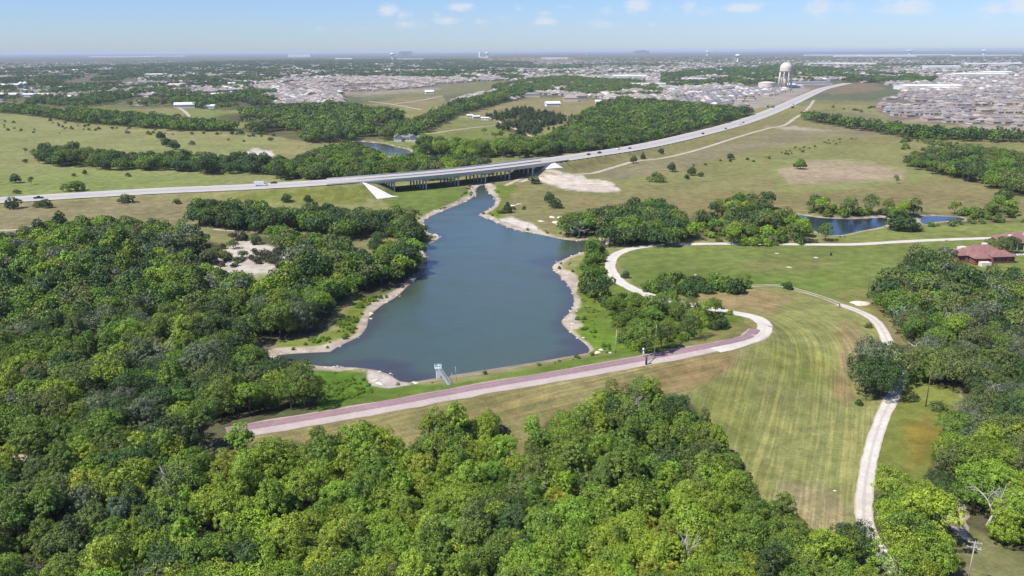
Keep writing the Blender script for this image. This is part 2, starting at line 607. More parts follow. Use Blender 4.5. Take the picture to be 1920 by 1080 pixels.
t.t.links.new(tr.outputs[0], mx.inputs[2])
mx2 = t.n('ShaderNodeMixShader')
mx2.inputs[0].default_value = 0.035
t.t.links.new(mx.outputs[0], mx2.inputs[1])
t.t.links.new(gl.outputs[0], mx2.inputs[2])
o = t.n('ShaderNodeOutputMaterial')
t.t.links.new(mx2.outputs[0], o.inputs[0])
M['leaf'] = m


ILLUM = 2.02      # display brightness of a sunlit flat white surface: turns colours seen in sunlight into surface colours


def alb(r, g, b):
    return tuple(((c / 255 / 12.92) if c / 255 <= 0.04045 else ((c / 255 + 0.055) / 1.055) ** 2.4) / ILLUM for c in (r, g, b))


# ------------------------------------------------------------------ woods (outlines of the canopies, traced in the photograph)
# name: outline, spacing (m), kinds, size factor, tints, crown lift used when placing (m)
LIME, BRIGHT, MID, DARK, OLIVE, GREY, JUN = (0.235, 0.315, 0.026), (0.185, 0.285, 0.024), (0.118, 0.196, 0.024), (0.052, 0.1, 0.024), (0.122, 0.162, 0.042), (0.125, 0.155, 0.092), (0.055, 0.08, 0.03)
WOODS = {
    'low_wood': ([(-420, 880), (30, 868), (80, 856), (150, 846), (215, 832), (300, 828), (330, 812), (425, 812), (470, 816), (545, 806), (590, 816), (610, 800), (690, 789), (745, 808), (757, 838), (772, 838), (790, 804), (875, 780), (940, 771), (956, 800), (958, 846), (976, 850), (990, 808), (1040, 762), (1125, 754),
                   (1155, 724), (1185, 717), (1260, 723), (1310, 753), (1322, 775), (1350, 808), (1385, 838), (1415, 904), (1425, 934), (1465, 950), (1490, 970), (1535, 1005), (1570, 1000), (1590, 985), (1630, 992), (1640, 1060), (1650, 1130), (1640, 1260), (-460, 1260)], 4.8, {'broad': .8, 'tall': .2}, 0.84, [(LIME, 3.5), (BRIGHT, 7), (MID, 4), (OLIVE, .6), (DARK, .8)], 7),
    'lake_wood': ([(-420, 480), (40, 440), (60, 432), (110, 418), (200, 412), (290, 418), (360, 432), (412, 445), (425, 462), (395, 472), (365, 484), (372, 500), (420, 512), (480, 518), (545, 520), (560, 500), (540, 478), (520, 462), (490, 452), (482, 437), (500, 428), (540, 430), (570, 442), (640, 446), (660, 452),
                    (670, 474), (700, 476), (730, 462), (770, 452), (795, 455), (800, 482), (795, 505), (770, 522), (732, 532), (695, 540), (645, 542), (624, 570), (620, 588), (596, 610), (556, 621), (505, 623), (478, 616), (470, 652), (520, 672), (560, 686), (585, 702),
                    (606, 728), (590, 752), (540, 778), (470, 790), (425, 826), (300, 842), (180, 862), (110, 860), (60, 852), (30, 838), (10, 830), (-420, 862)], 6.0, {'broad': .6, 'oak': .3, 'tall': .1}, 0.95, [(OLIVE, 3), (MID, 5), (DARK, 3.6), (GREY, 1.4), (BRIGHT, 2.4), (LIME, .6)], 6),
    'bridge_wood': ([(335, 404), (365, 388), (400, 374), (440, 378), (470, 382), (520, 390), (560, 388), (600, 386), (650, 388), (690, 394), (735, 396), (770, 402), (790, 420), (792, 446), (775, 466), (720, 456), (690, 452), (640, 448), (600, 440), (560, 432), (500, 434), (440, 430), (400, 424), (350, 414)],
                     7.0, {'oak': .6, 'broad': .4}, 1.0, [(DARK, 4), (MID, 2), (OLIVE, 2)], 5),
    'house_wood': ([(1640, 540), (1680, 503), (1723, 477), (1773, 475), (1807, 493), (1827, 510), (1863, 513), (2260, 500), (2260, 1150), (1920, 1040), (1860, 1010), (1806, 990), (1806, 945), (1815, 905), (1800, 895), (1780, 905), (1762, 925), (1730, 905), (1750, 850), (1780, 846), (1786, 826), (1765, 800), (1780, 780), (1812, 755), (1800, 720), (1757, 710), (1747, 697),
                     (1720, 684), (1697, 677), (1682, 650), (1704, 640), (1690, 610), (1677, 587), (1640, 564)], 6.6, {'oak': .65, 'broad': .35}, 0.95, [(OLIVE, 5), (DARK, 3), (GREY, 3), (MID, 3), (BRIGHT, .8)], 5),
    'gate_wood': ([(1630, 920), (1660, 905), (1710, 913), (1745, 922), (1780, 940), (1786, 980), (1802, 1020), (1790, 1060), (1780, 1120), (1640, 1120), (1640, 1040), (1628, 990)], 5.5, {'broad': 1}, 0.9, [(BRIGHT, 3), (LIME, 3), (MID, 2)], 5),
    'shore_oaks': ([(1052, 424), (1080, 404), (1125, 400), (1165, 388), (1200, 384), (1240, 388), (1268, 404), (1285, 428), (1285, 448), (1240, 452), (1180, 448), (1140, 442), (1080, 438)], 7.0, {'oak': .7, 'broad': .3}, 1.0, [(DARK, 4), (MID, 2), (OLIVE, 2)], 5),
    'pond_thicket': ([(1282, 408), (1320, 396), (1360, 390), (1390, 380), (1440, 378), (1450, 400), (1490, 416), (1510, 432), (1512, 448), (1440, 452), (1380, 450), (1340, 442), (1290, 440)], 6.0, {'broad': .5, 'bushy': .5}, 0.85, [(MID, 3), (BRIGHT, 3), (OLIVE, 2), (DARK, 1)], 4),
    'shore_scrub': ([(1098, 466), (1128, 456), (1140, 466), (1132, 484), (1112, 494), (1130, 504), (1134, 526), (1112, 538), (1136, 548), (1170, 560), (1200, 574), (1240, 566), (1290, 566), (1330, 570), (1366, 576), (1396, 596), (1390, 606), (1330, 612), (1290, 630), (1262, 646), (1220, 656), (1180, 652), (1160, 624), (1150, 594), (1120, 566), (1094, 540), (1090, 508), (1098, 490)],
                     4.8, {'bushy': .8, 'broad': .2}, 0.76, [(MID, 4), (DARK, 2), (BRIGHT, 2)], 2.5),
    'meadow_hedge': ([(1210, 524), (1240, 517), (1280, 519), (1300, 526), (1330, 519), (1365, 519), (1378, 527), (1400, 519), (1404, 536), (1360, 541), (1300, 544), (1250, 550), (1214, 549), (1204, 538)], 4.6, {'bushy': 1}, 0.92, [(DARK, 3), (MID, 3)], 2.5),
    'pond_far_bank': ([(1505, 388), (1530, 382), (1560, 386), (1600, 392), (1640, 392), (1655, 386), (1690, 390), (1730, 394), (1760, 398), (1810, 392), (1850, 386), (1905, 388), (1905, 402), (1840, 404), (1760, 402), (1700, 402), (1640, 404), (1590, 404), (1540, 400)], 6.5, {'bushy': .8, 'broad': .2}, 0.9, [(MID, 4), (BRIGHT, 2), (OLIVE, 2)], 3),
    'pond_near_bank': ([(1740, 418), (1800, 412), (1920, 410), (1920, 416), (1800, 420), (1745, 424)], 6.5, {'bushy': 1}, 0.6, [(OLIVE, 3), (MID, 2)], 2),
    'hill_belt': ([(66, 290), (80, 280), (140, 280), (200, 290), (280, 296), (350, 292), (420, 298), (500, 300), (560, 306), (590, 318), (560, 332), (500, 316), (400, 316), (320, 312), (200, 306), (110, 302), (70, 298)], 8.0, {'oak': .5, 'broad': .5}, 1.0, [(DARK, 4), (MID, 3), (OLIVE, 1)], 5),
    'creek_wood': ([(560, 300), (600, 286), (650, 274), (690, 282), (716, 296), (745, 306), (780, 296), (800, 290), (850, 300), (880, 298), (912, 304), (915, 312), (860, 318), (800, 326), (740, 330), (680, 334), (620, 332), (580, 330)], 7.0, {'broad': .7, 'oak': .3}, 1.0, [(MID, 4), (DARK, 3), (OLIVE, 2), (BRIGHT, 1)], 5),
    'pond_wood': ([(768, 272), (790, 262), (830, 268), (870, 266), (920, 272), (960, 264), (1000, 268), (1042, 268), (1060, 276), (1050, 292), (1010, 286), (950, 282), (900, 288), (850, 288), (800, 290), (775, 286)], 7.5, {'broad': .8, 'oak': .2}, 1.0, [(MID, 4), (BRIGHT, 1.5), (DARK, 2)], 5),
    'valley_wood': ([(330, 242), (420, 240), (520, 254), (600, 266), (660, 262), (690, 262), (740, 254), (770, 258), (765, 242), (790, 228), (740, 210), (700, 208), (660, 200), (620, 196), (560, 200), (500, 206), (440, 214), (420, 226), (470, 228), (520, 232), (470, 236)], 9.0, {'broad': .8, 'oak': .2}, 1.05, [(MID, 4), (DARK, 3), (OLIVE, 2), (BRIGHT, .6)], 4),
    'hedge_row': ([(-60, 196), (60, 204), (110, 212), (140, 208), (200, 214), (260, 218), (330, 224), (380, 230), (440, 236), (440, 243), (340, 240), (250, 234), (130, 224), (60, 212), (-60, 204)], 8.0, {'broad': .7, 'oak': .3}, 1.0, [(DARK, 3), (MID, 4)], 4),
    'valley_belt': ([(745, 250), (800, 222), (850, 196), (920, 178), (975, 160), (1010, 160), (990, 176), (940, 190), (905, 200), (870, 208), (840, 222), (800, 240), (770, 258), (750, 262)], 9.0, {'broad': 1}, 1.05, [(DARK, 3), (MID, 4)], 4),
    'big_wood': ([(1012, 262), (1050, 246), (1070, 230), (1100, 212), (1130, 194), (1170, 186), (1240, 192), (1330, 202), (1412, 208), (1415, 214), (1340, 236), (1280, 254), (1200, 268), (1130, 280), (1070, 284), (1030, 276)], 9.5, {'broad': .8, 'oak': .2}, 1.05, [(DARK, 4), (MID, 4), (OLIVE, 1)], 5),
    'juniper_grove': ([(908, 214), (940, 204), (985, 200), (1020, 206), (1060, 214), (1052, 226), (1020, 236), (985, 252), (955, 244), (930, 230), (955, 222)], 11.0, {'juniper': 1}, 1.25, [(JUN, 3), (DARK, 1)], 4),
    'road_belt': ([(1500, 216), (1560, 222), (1650, 234), (1720, 242), (1800, 248), (1960, 256), (1960, 264), (1800, 256), (1715, 252), (1640, 242), (1570, 230), (1506, 222)], 8.5, {'broad': .8, 'oak': .2}, 1.05, [(DARK, 4), (MID, 3)], 5),
    'corner_wood': ([(1698, 298), (1730, 292), (1760, 280), (1790, 276), (1830, 280), (1880, 290), (1960, 300), (1960, 362), (1900, 352), (1840, 334), (1790, 322), (1730, 314), (1702, 306)], 8.0, {'broad': .7, 'oak': .3}, 1.0, [(MID, 4), (DARK, 3), (OLIVE, 2)], 5),
    'farm_wood': ([(400, 216), (470, 208), (520, 214), (480, 222), (420, 226)], 9.0, {'broad': 1}, 1.0, [(MID, 3), (DARK, 2)], 4),
    'farm_scatter': ([(-20, 168), (120, 160), (300, 158), (480, 160), (480, 196), (400, 198), (250, 202), (130, 200), (-20, 196)], 15.0, {'broad': 1}, 1.0, [(DARK, 3), (MID, 3), (OLIVE, 1)], 3),
    'farm_trees': ([(100, 192), (140, 184), (160, 180), (230, 172), (250, 186), (225, 190), (170, 196), (130, 202)], 13.0, {'broad': 1}, 1.0, [(DARK, 3), (MID, 2)], 4),
    'mid_wood': ([(230, 178), (290, 172), (350, 182), (420, 176), (470, 168), (520, 172), (620, 184), (640, 190), (560, 196), (480, 200), (400, 204), (330, 192), (270, 190)], 9.5, {'broad': 1}, 1.0, [(DARK, 3), (MID, 4)], 4),
    'town_wood': ([(920, 164), (990, 150), (1060, 144), (1130, 150), (1200, 152), (1240, 166), (1240, 182), (1180, 182), (1100, 176), (1040, 170), (980, 172)], 11.0, {'broad': 1}, 1.0, [(MID, 4), (OLIVE, 3), (DARK, 2)], 4),
    'tower_wood': ([(1240, 140), (1340, 128), (1460, 124), (1560, 128), (1660, 136), (1760, 144), (1750, 152), (1640, 154), (1560, 150), (1490, 148), (1400, 158), (1300, 160), (1240, 164)], 12.0, {'broad': 1}, 1.0, [(DARK, 4), (MID, 3)], 4),
    'suburb_trees': ([(0, 130), (300, 120), (500, 112), (900, 112), (1000, 118), (980, 150), (860, 145), (640, 142), (520, 150), (460, 165), (300, 162), (200, 172), (0, 185)], 17.0, {'broad': 1}, 1.0, [(DARK, 3), (MID, 2)], 3),
}

# ------------------------------------------------------------------ ground
GREEN_P, TAN_P, BROWN = alb(162, 166, 110), alb(162, 156, 106), alb(160, 152, 104)
SAND, GRAVEL, LUSH = alb(214, 200, 180), alb(226, 216, 204), alb(128, 146, 76)
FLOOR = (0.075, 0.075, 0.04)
# painter's order: (colour, outline, edge softness px, edge noise px, strength)
PAINT = [
    (alb(122, 128, 102), [(-300, 120), (2200, 108), (2200, 190), (1500, 190), (1000, 190), (400, 200), (-300, 210)], 8, 4, 1),
    (alb(150, 138, 128), [(-100, 145), (250, 138), (260, 156), (60, 166), (-100, 175)], 5, 3, .8),
    (alb(150, 150, 108), [(0, 186), (200, 176), (330, 168), (420, 172), (440, 190), (300, 200), (140, 205), (0, 196)], 4, 3, .7),
    (GREEN_P, [(-300, 204), (140, 214), (440, 240), (600, 262), (640, 300), (560, 350), (300, 358), (-300, 400)], 5, 3, 1),
    (alb(150, 164, 96), [(-300, 330), (200, 320), (400, 330), (430, 345), (150, 362), (-300, 385)], 12, 6, .8),
    (alb(172, 166, 118), [(120, 222), (330, 246), (520, 252), (560, 268), (400, 262), (240, 250), (60, 238)], 8, 5, .6),
    (alb(168, 158, 110), [(440, 300), (560, 270), (590, 275), (580, 300), (520, 322), (470, 318)], 10, 5, .6),
    (alb(152, 156, 92), [(135, 198), (210, 200), (310, 214), (300, 222), (200, 215), (130, 206)], 3, 1.5, 1),
    (alb(148, 156, 96), [(345, 206), (430, 206), (480, 222), (430, 232), (360, 222)], 3, 1.5, 1),
    (alb(146, 154, 96), [(440, 210), (500, 222), (520, 230), (470, 228), (430, 218)], 3, 1.5, 1),
    (alb(156, 158, 110), [(200, 186), (330, 176), (400, 180), (410, 190), (300, 196)], 3, 1.5, .7),
    (alb(162, 154, 114), [(690, 198), (745, 184), (830, 178), (835, 190), (800, 204), (750, 200), (700, 208)], 2, 1, 1),
    (alb(150, 150, 108), [(640, 168), (760, 162), (880, 152), (960, 152), (930, 168), (840, 178), (760, 184), (680, 186)], 3, 2, .8),
    (alb(164, 156, 114), [(884, 208), (930, 194), (1000, 184), (1060, 182), (1135, 190), (1120, 212), (1070, 236), (1030, 240), (1060, 222), (1000, 204), (940, 210), (905, 216)], 3, 2, 1),
    (alb(150, 154, 100), [(780, 246), (850, 220), (920, 222), (960, 236), (900, 238), (800, 250)], 2, 1, 1),
    (alb(142, 150, 90), [(800, 252), (900, 240), (950, 236), (998, 254), (960, 262), (880, 268), (810, 264)], 2, 1, 1),
    (alb(150, 156, 104), [(905, 300), (960, 288), (1010, 280), (1030, 292), (1000, 302), (930, 308)], 3, 2, 1),
    (alb(148, 160, 92), [(690, 264), (730, 256), (770, 266), (780, 282), (740, 280), (690, 272)], 3, 2, .8),
    # right bank pasture
    (alb(156, 152, 104), [(920, 345), (1000, 320), (1100, 300), (1300, 262), (1480, 210), (1560, 200), (1700, 240), (2200, 262), (2200, 420), (1900, 430), (1500, 425), (1280, 430), (1050, 440), (930, 410), (915, 380)], 3, 2, 1),
    (alb(158, 160, 104), [(1100, 345), (1300, 320), (1500, 260), (1700, 262), (2200, 280), (2200, 330), (1750, 320), (1700, 290), (1450, 330), (1250, 352)], 12, 6, .8),
    (alb(160, 152, 122), [(1110, 326), (1240, 302), (1360, 272), (1470, 238), (1640, 236), (1690, 246), (1580, 256), (1440, 276), (1340, 296), (1280, 314), (1160, 334)], 6, 4, .85),
    (alb(160, 142, 100), [(1080, 375), (1400, 365), (1500, 380), (1480, 400), (1260, 395), (1100, 395)], 16, 6, .6),
    (alb(158, 144, 104), [(1620, 350), (1800, 345), (1890, 355), (1880, 385), (1700, 385), (1560, 380), (1500, 365)], 14, 6, .6),
    (alb(150, 146, 116), [(1500, 210), (1640, 212), (1690, 228), (1600, 230), (1520, 214)], 4, 3, .8),
    (alb(158, 164, 104), [(1436, 322), (1466, 300), (1560, 292), (1660, 300), (1770, 322), (1730, 338), (1640, 350), (1560, 360), (1470, 362)], 4, 2, .9),
    (alb(194, 176, 146), [(1460, 322), (1490, 306), (1560, 300), (1640, 306), (1700, 322), (1690, 336), (1600, 342), (1530, 346), (1478, 344)], 7, 4, .97),
    (alb(244, 230, 214), [(985, 330), (1040, 326), (1090, 326), (1100, 334), (1140, 340), (1166, 358), (1130, 362), (1070, 356), (1040, 348), (1010, 340)], 2, 3, .95),
    (alb(205, 188, 165), [(1430, 238), (1490, 236), (1560, 244), (1530, 246), (1470, 243)], 2, 1.5, .9),
    # strip below the highway, near side
    (alb(162, 152, 114), [(-300, 398), (0, 386), (330, 370), (420, 372), (340, 404), (380, 416), (480, 424), (640, 436), (660, 452), (430, 440), (330, 432), (230, 408), (60, 425), (-300, 480)], 4, 3, 1),
    (alb(140, 148, 78), [(330, 372), (560, 354), (690, 345), (700, 352), (680, 384), (560, 384), (420, 372)], 6, 3, .95),
    (alb(150, 158, 100), [(340, 418), (430, 424), (560, 434), (640, 440), (620, 446), (480, 440), (380, 430)], 4, 2, .7),
    (alb(158, 158, 104), [(660, 448), (700, 444), (745, 448), (735, 462), (700, 476), (668, 472)], 3, 2, 1),
    (LUSH, [(700, 354), (760, 350), (900, 352), (895, 364), (872, 378), (826, 396), (798, 408), (770, 402), (738, 392), (720, 380)], 3, 2, 1),
    (alb(128, 146, 64), [(905, 350), (960, 344), (975, 350), (950, 375), (935, 400), (960, 415), (930, 412), (905, 402), (928, 388)], 4, 3, .9),
    (alb(246, 236, 224), [(918, 412), (960, 408), (1000, 418), (1022, 436), (1040, 446), (1000, 440), (950, 424)], 2, 2, 1),
    # meadows inside the white track
    (alb(138, 152, 84), [(1150, 480), (1200, 466), (1300, 460), (1600, 460), (1870, 448), (2200, 440), (2200, 520), (1700, 520), (1660, 580), (1600, 572), (1480, 537), (1300, 540), (1190, 536)], 3, 2, 1),
    (alb(150, 148, 96), [(1380, 490), (1480, 480), (1560, 490), (1500, 510), (1400, 508)], 14, 6, .6),
    (alb(118, 144, 66), [(1180, 505), (1420, 515), (1560, 520), (1540, 545), (1300, 536), (1190, 530)], 14, 6, .6),
    (alb(150, 160, 92), [(1550, 452), (1600, 438), (1660, 426), (1920, 416), (2200, 412), (2200, 438), (1870, 444), (1620, 456)], 3, 2, 1),
    (alb(126, 146, 68), [(1100, 480), (1140, 490), (1150, 510), (1180, 545), (1240, 575), (1390, 590), (1395, 612), (1260, 652), (1180, 664), (1110, 660), (1088, 628), (1072, 600), (1082, 570), (1076, 545), (1062, 520)], 3, 3, 1),
    (alb(120, 150, 58), [(1088, 590), (1120, 600), (1170, 640), (1190, 656), (1120, 664), (1092, 634)], 8, 5, .9),
    (alb(150, 146, 92), [(1240, 655), (1330, 620), (1390, 602), (1408, 614), (1390, 634), (1260, 660)], 4, 2, .9),
    # mown field and dam
    (alb(156, 160, 100), [(1230, 562), (1290, 546), (1400, 538), (1480, 540), (1560, 566), (1640, 606), (1664, 640), (1700, 690), (1670, 770), (1640, 850), (1625, 1000), (1640, 1200), (1560, 1200), (1400, 980), (1290, 740), (1400, 660), (1436, 625), (1420, 600), (1330, 578)], 3, 2, 1),
    (alb(172, 152, 112), [(1250, 562), (1320, 548), (1440, 546), (1490, 560), (1450, 590), (1380, 584), (1300, 572)], 8, 5, .8),
    (alb(172, 150, 116), [(1560, 600), (1600, 600), (1625, 640), (1610, 700), (1590, 760), (1560, 740), (1575, 690), (1580, 640)], 10, 6, .6),
    (alb(178, 160, 130), [(1470, 900), (1560, 920), (1590, 960), (1560, 1010), (1500, 990), (1450, 950)], 14, 8, .55),
    (alb(136, 148, 74), [(1440, 640), (1500, 650), (1560, 660), (1540, 730), (1480, 720), (1430, 690)], 18, 8, .5),
    (BROWN, [(400, 830), (600, 800), (760, 770), (900, 742), (1060, 716), (1210, 690), (1390, 652), (1380, 690), (1300, 735), (1200, 790), (1060, 880), (700, 900), (430, 860)], 4, 3, 1),
    (alb(170, 145, 105), [(1240, 690), (1380, 660), (1370, 690), (1280, 730), (1200, 740)], 10, 6, .6),
    (alb(138, 146, 84), [(1290, 742), (1400, 690), (1420, 760), (1400, 860), (1330, 800)], 14, 6, .7),
    (alb(122, 146, 68), [(560, 690), (640, 692), (690, 702), (730, 722), (830, 722), (940, 703), (1110, 668), (1200, 660), (1300, 645), (1050, 694), (900, 718), (750, 746), (600, 772), (520, 784)], 3, 2, 1),
    (alb(104, 144, 54), [(600, 700), (650, 700), (690, 716), (700, 738), (650, 756), (600, 764), (590, 740)], 8, 6, .8),
    (alb(226, 214, 202), [(690, 692), (720, 700), (748, 716), (770, 722), (730, 728), (695, 722), (688, 710)], 2, 2, .95),
    (alb(140, 148, 72), [(1690, 690), (1730, 700), (1770, 745), (1800, 790), (1790, 840), (1750, 890), (1720, 925), (1640, 920), (1640, 860), (1660, 790), (1690, 740)], 5, 3, 1),
    (alb(160, 132, 58), [(1700, 800), (1740, 780), (1765, 815), (1740, 870), (1700, 880)], 20, 8, .7),
    (alb(156, 146, 104), [(1640, 590), (1680, 600), (1700, 640), (1690, 680), (1668, 650), (1650, 615)], 5, 3, .9),
    (alb(152, 146, 92), [(1560, 545), (1640, 540), (1660, 570), (1650, 600), (1600, 575)], 12, 4, .7),
    (alb(150, 150, 102), [(1790, 1010), (1830, 1005), (1930, 1050), (2100, 1110), (2100, 1200), (1770, 1200), (1790, 1080)], 4, 3, 1),
    (alb(150, 140, 98), [(-200, 826), (20, 822), (60, 850), (40, 862), (-200, 880)], 4, 3, 1),
    # lake's left shore
    (alb(140, 154, 70), [(560, 658), (480, 656), (520, 640), (580, 640), (640, 612), (652, 582), (670, 560), (720, 550), (735, 556), (700, 572), (676, 600), (664, 628), (630, 650)], 3, 3, 1),
    (alb(170, 152, 124), [(470, 640), (510, 640), (530, 655), (500, 665), (470, 660)], 4, 3, .8),
    (alb(232, 222, 206), [(350, 492), (390, 478), (430, 462), (440, 450), (480, 448), (500, 456), (522, 470), (548, 500), (540, 512), (480, 514), (420, 510), (370, 506)], 3, 5, .9),
    (alb(244, 236, 224), [(455, 290), (475, 278), (510, 282), (515, 292), (490, 300), (465, 296)], 2, 3, .9),
    # town and suburbs
    (alb(150, 138, 124), [(505, 160), (600, 146), (760, 140), (870, 142), (880, 155), (800, 168), (700, 176), (600, 176), (540, 170)], 3, 2, .9),
    (alb(190, 178, 162), [(600, 172), (700, 172), (800, 164), (840, 166), (780, 174), (680, 180), (610, 178)], 2, 2, .7),
    (alb(190, 180, 168), [(1240, 180), (1300, 170), (1400, 165), (1500, 162), (1530, 164), (1480, 190), (1410, 206), (1330, 200), (1250, 192)], 2, 2, .9),
    (alb(205, 192, 175), [(1120, 180), (1245, 184), (1250, 194), (1200, 190), (1130, 186)], 2, 2, .9),
    (alb(146, 134, 126), [(1650, 185), (1700, 172), (1800, 160), (1950, 150), (1950, 244), (1850, 240), (1740, 232), (1670, 222), (1640, 205)], 3, 2, .9),
    (alb(158, 140, 116), [(1500, 160), (1640, 156), (1660, 168), (1560, 178), (1530, 172)], 3, 2, .8),
    (alb(196, 180, 162), [(1690, 228), (1740, 220), (1820, 205), (1920, 194), (1920, 200), (1830, 212), (1760, 228)], 2, 1, .9),
    (alb(200, 188, 172), [(1790, 232), (1850, 234), (1950, 240), (1950, 246), (1830, 242)], 2, 1, .8),
    (alb(190, 160, 140), [(880, 112), (1000, 108), (1080, 110), (1100, 116), (1000, 116)], 2, 1.5, .7),
]

py_rows = np.arange(1240, 96.0, -2.0)
alpha = PITCH + np.arctan((py_rows - 540) / FPX)
rr = CAMZ / np.tan(np.maximum(alpha, 1e-5))
rr = np.concatenate([[0.5, 20, 40, 60, 80, 100], rr[(rr > 105) & (rr < 11500)], [12500, 13800, 15500, 17500, 20000, 23500, 28000, 36000, 48000, 62000]])
fan = np.arange(-0.62, 0.6201, 0.0019)
rest = np.arange(0.68, 2 * math.pi - 0.66, 0.06)
th = np.concatenate([fan, rest])
nr, nth = len(rr), len(th)
GX = np.outer(rr, np.sin(th)).ravel()
GY = np.outer(rr, np.cos(th)).ravel()
GZ, GSD, GS, GT = height(GX, GY, True)
ii, jj = np.meshgrid(np.arange(nr - 1), np.arange(nth), indexing='ij')
j2 = (jj + 1) % nth
gf = np.stack([ii * nth + jj, ii * nth + j2, (ii + 1) * nth + j2, (ii + 1) * nth + jj], -1).reshape(-1, 4)[:, ::-1]
PX, PY = project(GX, GY, GZ)
vis = np.isfinite(PX) & (PX > -400) & (PX < 2320) & (PY < 1400)
GD = np.hypot(GX, GY)
base = np.empty((len(GX), 3))
nz = fbm(GX / 90, GY / 90, 21)[:, None]
nzf = fbm(GX / 700, GY / 500, 22)[:, None]
near_c = np.array(GREEN_P) * (1 - nz) + np.array(TAN_P) * nz
far_c = np.array(alb(92, 106, 80)) * (1 - nzf) + np.array(alb(136, 134, 108)) * nzf
k = sstep(1600, 2400, GD)[:, None]
base[:] = near_c * (1 - k) + far_c * k
wx = np.where(vis, PX, 1e7)
wy = np.where(vis, PY, 1e7)
n1 = fbm(GX / 9, GY / 9, 31) - 0.5
n2 = fbm(GX / 45, GY / 45, 32) - 0.5


def paint(col, poly, soft=3.0, noise=2.0, strength=1.0):
    p = np.asarray(poly, float)
    pad = soft + noise + 2
    lo, hi = p.min(0) - pad, p.max(0) + pad
    mm = np.nonzero((wx > lo[0]) & (wx < hi[0]) & (wy > lo[1]) & (wy < hi[1]))[0]
    if not len(mm):
        return
    X, Y = wx[mm], wy[mm]
    d, _ = seg_dist(X, Y, p, True)
    s = np.where(in_poly(X, Y, p), d, -d) + (n1[mm] + n2[mm]) * 2.4 * noise
    a = (sstep(-soft, soft, s) * strength)[:, None]
    base[mm] = base[mm] * (1 - a) + np.array(col) * a


for args in PAINT[:19]:
    paint(*args)
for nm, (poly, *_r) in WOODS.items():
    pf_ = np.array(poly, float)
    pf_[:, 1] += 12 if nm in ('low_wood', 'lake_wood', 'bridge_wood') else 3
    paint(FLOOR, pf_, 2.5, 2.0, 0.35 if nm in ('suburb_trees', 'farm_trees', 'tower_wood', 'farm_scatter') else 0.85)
for args in PAINT[19:]:
    paint(*args)
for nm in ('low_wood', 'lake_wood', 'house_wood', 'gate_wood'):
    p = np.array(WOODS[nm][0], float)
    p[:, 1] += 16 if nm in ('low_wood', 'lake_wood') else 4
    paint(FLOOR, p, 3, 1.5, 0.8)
for col_, p in ((alb(150, 150, 102), [(1796, 975), (1812, 985), (1860, 1004), (1925, 1036), (2100, 1100), (2100, 1240), (1786, 1240), (1790, 1080)]), (alb(142, 150, 78), [(1702, 694), (1745, 706), (1790, 726), (1800, 750), (1770, 780), (1755, 805), (1776, 828), (1745, 850), (1722, 905), (1650, 905), (1650, 850), (1676, 770), (1700, 730)])):
    paint(col_, p, 4, 2.5, 0.9)
paint(alb(160, 136, 64), [(1700, 800), (1735, 785), (1755, 815), (1735, 865), (1702, 872)], 18, 7, 0.6)
for args in PAINT:
    if args[0] in (alb(232, 222, 206), ):
        paint(*args)
# bare shore round the lake and the ponds
for kk, sdw in enumerate(GSD):
    wn = fbm(GX / 14, GY / 14, 41)
    wl_ = fbm(GX / 38, GY / 38, 44)
    wd = np.where(kk == 0, 0.4 + 3.2 * wn + 5.5 * np.clip(wl_ - 0.38, 0, 1) * 2, 0.5 + 3.5 * wn)
    dam_side = (np.abs(GS) < 40) & (GT > 40) & (GT < DLEN - 10) if kk == 0 else np.zeros_like(GX, bool)
    wd = np.where(dam_side, 0.9, wd)
    a = (sstep(wd + 1.2, wd - 0.6, sdw) * (sdw < 12))[:, None]
    cc = np.array(SAND)[None] * (0.7 + 0.55 * fbm(GX / 3.5, GY / 3.5, 43)[:, None])
    base[:] = base * (1 - a) + cc * a
    wet = (sstep(1.0, -0.2, sdw) * (sdw < 3))[:, None] * 0.6
    base[:] = base * (1 - wet) + np.array((0.16, 0.13, 0.11)) * wet
# mowing lines: a running coordinate across the swathes and how strongly they show
PATH2 = ground([1470, 1500, 1560, 1600, 1640, 1660, 1668, 1690, 1660, 1630, 1618, 1622, 1640], [537, 545, 563, 578, 600, 630, 660, 700, 775, 860, 930, 990, 1060])
mow = np.zeros(len(GX))
mamt = np.zeros(len(GX))
reg = vis & (GD < 520) & (PX > 300)
idx = np.nonzero(reg)[0]
SPINE = catmull(list(ground([1270, 1330, 1400, 1450, 1500, 1545, 1572, 1584, 1586, 1580, 1572, 1566, 1560], [553, 556, 562, 572, 588, 612, 640, 680, 740, 820, 900, 980, 1100])), 4)
dA, pA = seg_dist(GX[idx], GY[idx], SPINE)
ki = np.clip(pA.astype(int), 0, len(SPINE) - 2)
sg_ = np.sign((SPINE[ki + 1, 0] - SPINE[ki, 0]) * (GY[idx] - SPINE[ki, 1]) - (SPINE[ki + 1, 1] - SPINE[ki, 1]) * (GX[idx] - SPINE[ki, 0]))
inn = in_poly(PX[idx], PY[idx], [(1230, 560), (1290, 546), (1480, 540), (1560, 566), (1640, 606), (1670, 650), (1640, 850), (1625, 1000), (1560, 1100), (1400, 980), (1290, 740), (1436, 625), (1330, 578)])
mow[idx] = np.where(inn, dA * sg_ + 80, GS[idx])
ind = in_poly(PX[idx], PY[idx], [(400, 830), (600, 796), (1060, 714), (1390, 650), (1300, 735), (1060, 880), (430, 860)])
mamt[idx] = np.where(inn, 1.0, np.where(ind, 1.0, 0.0))

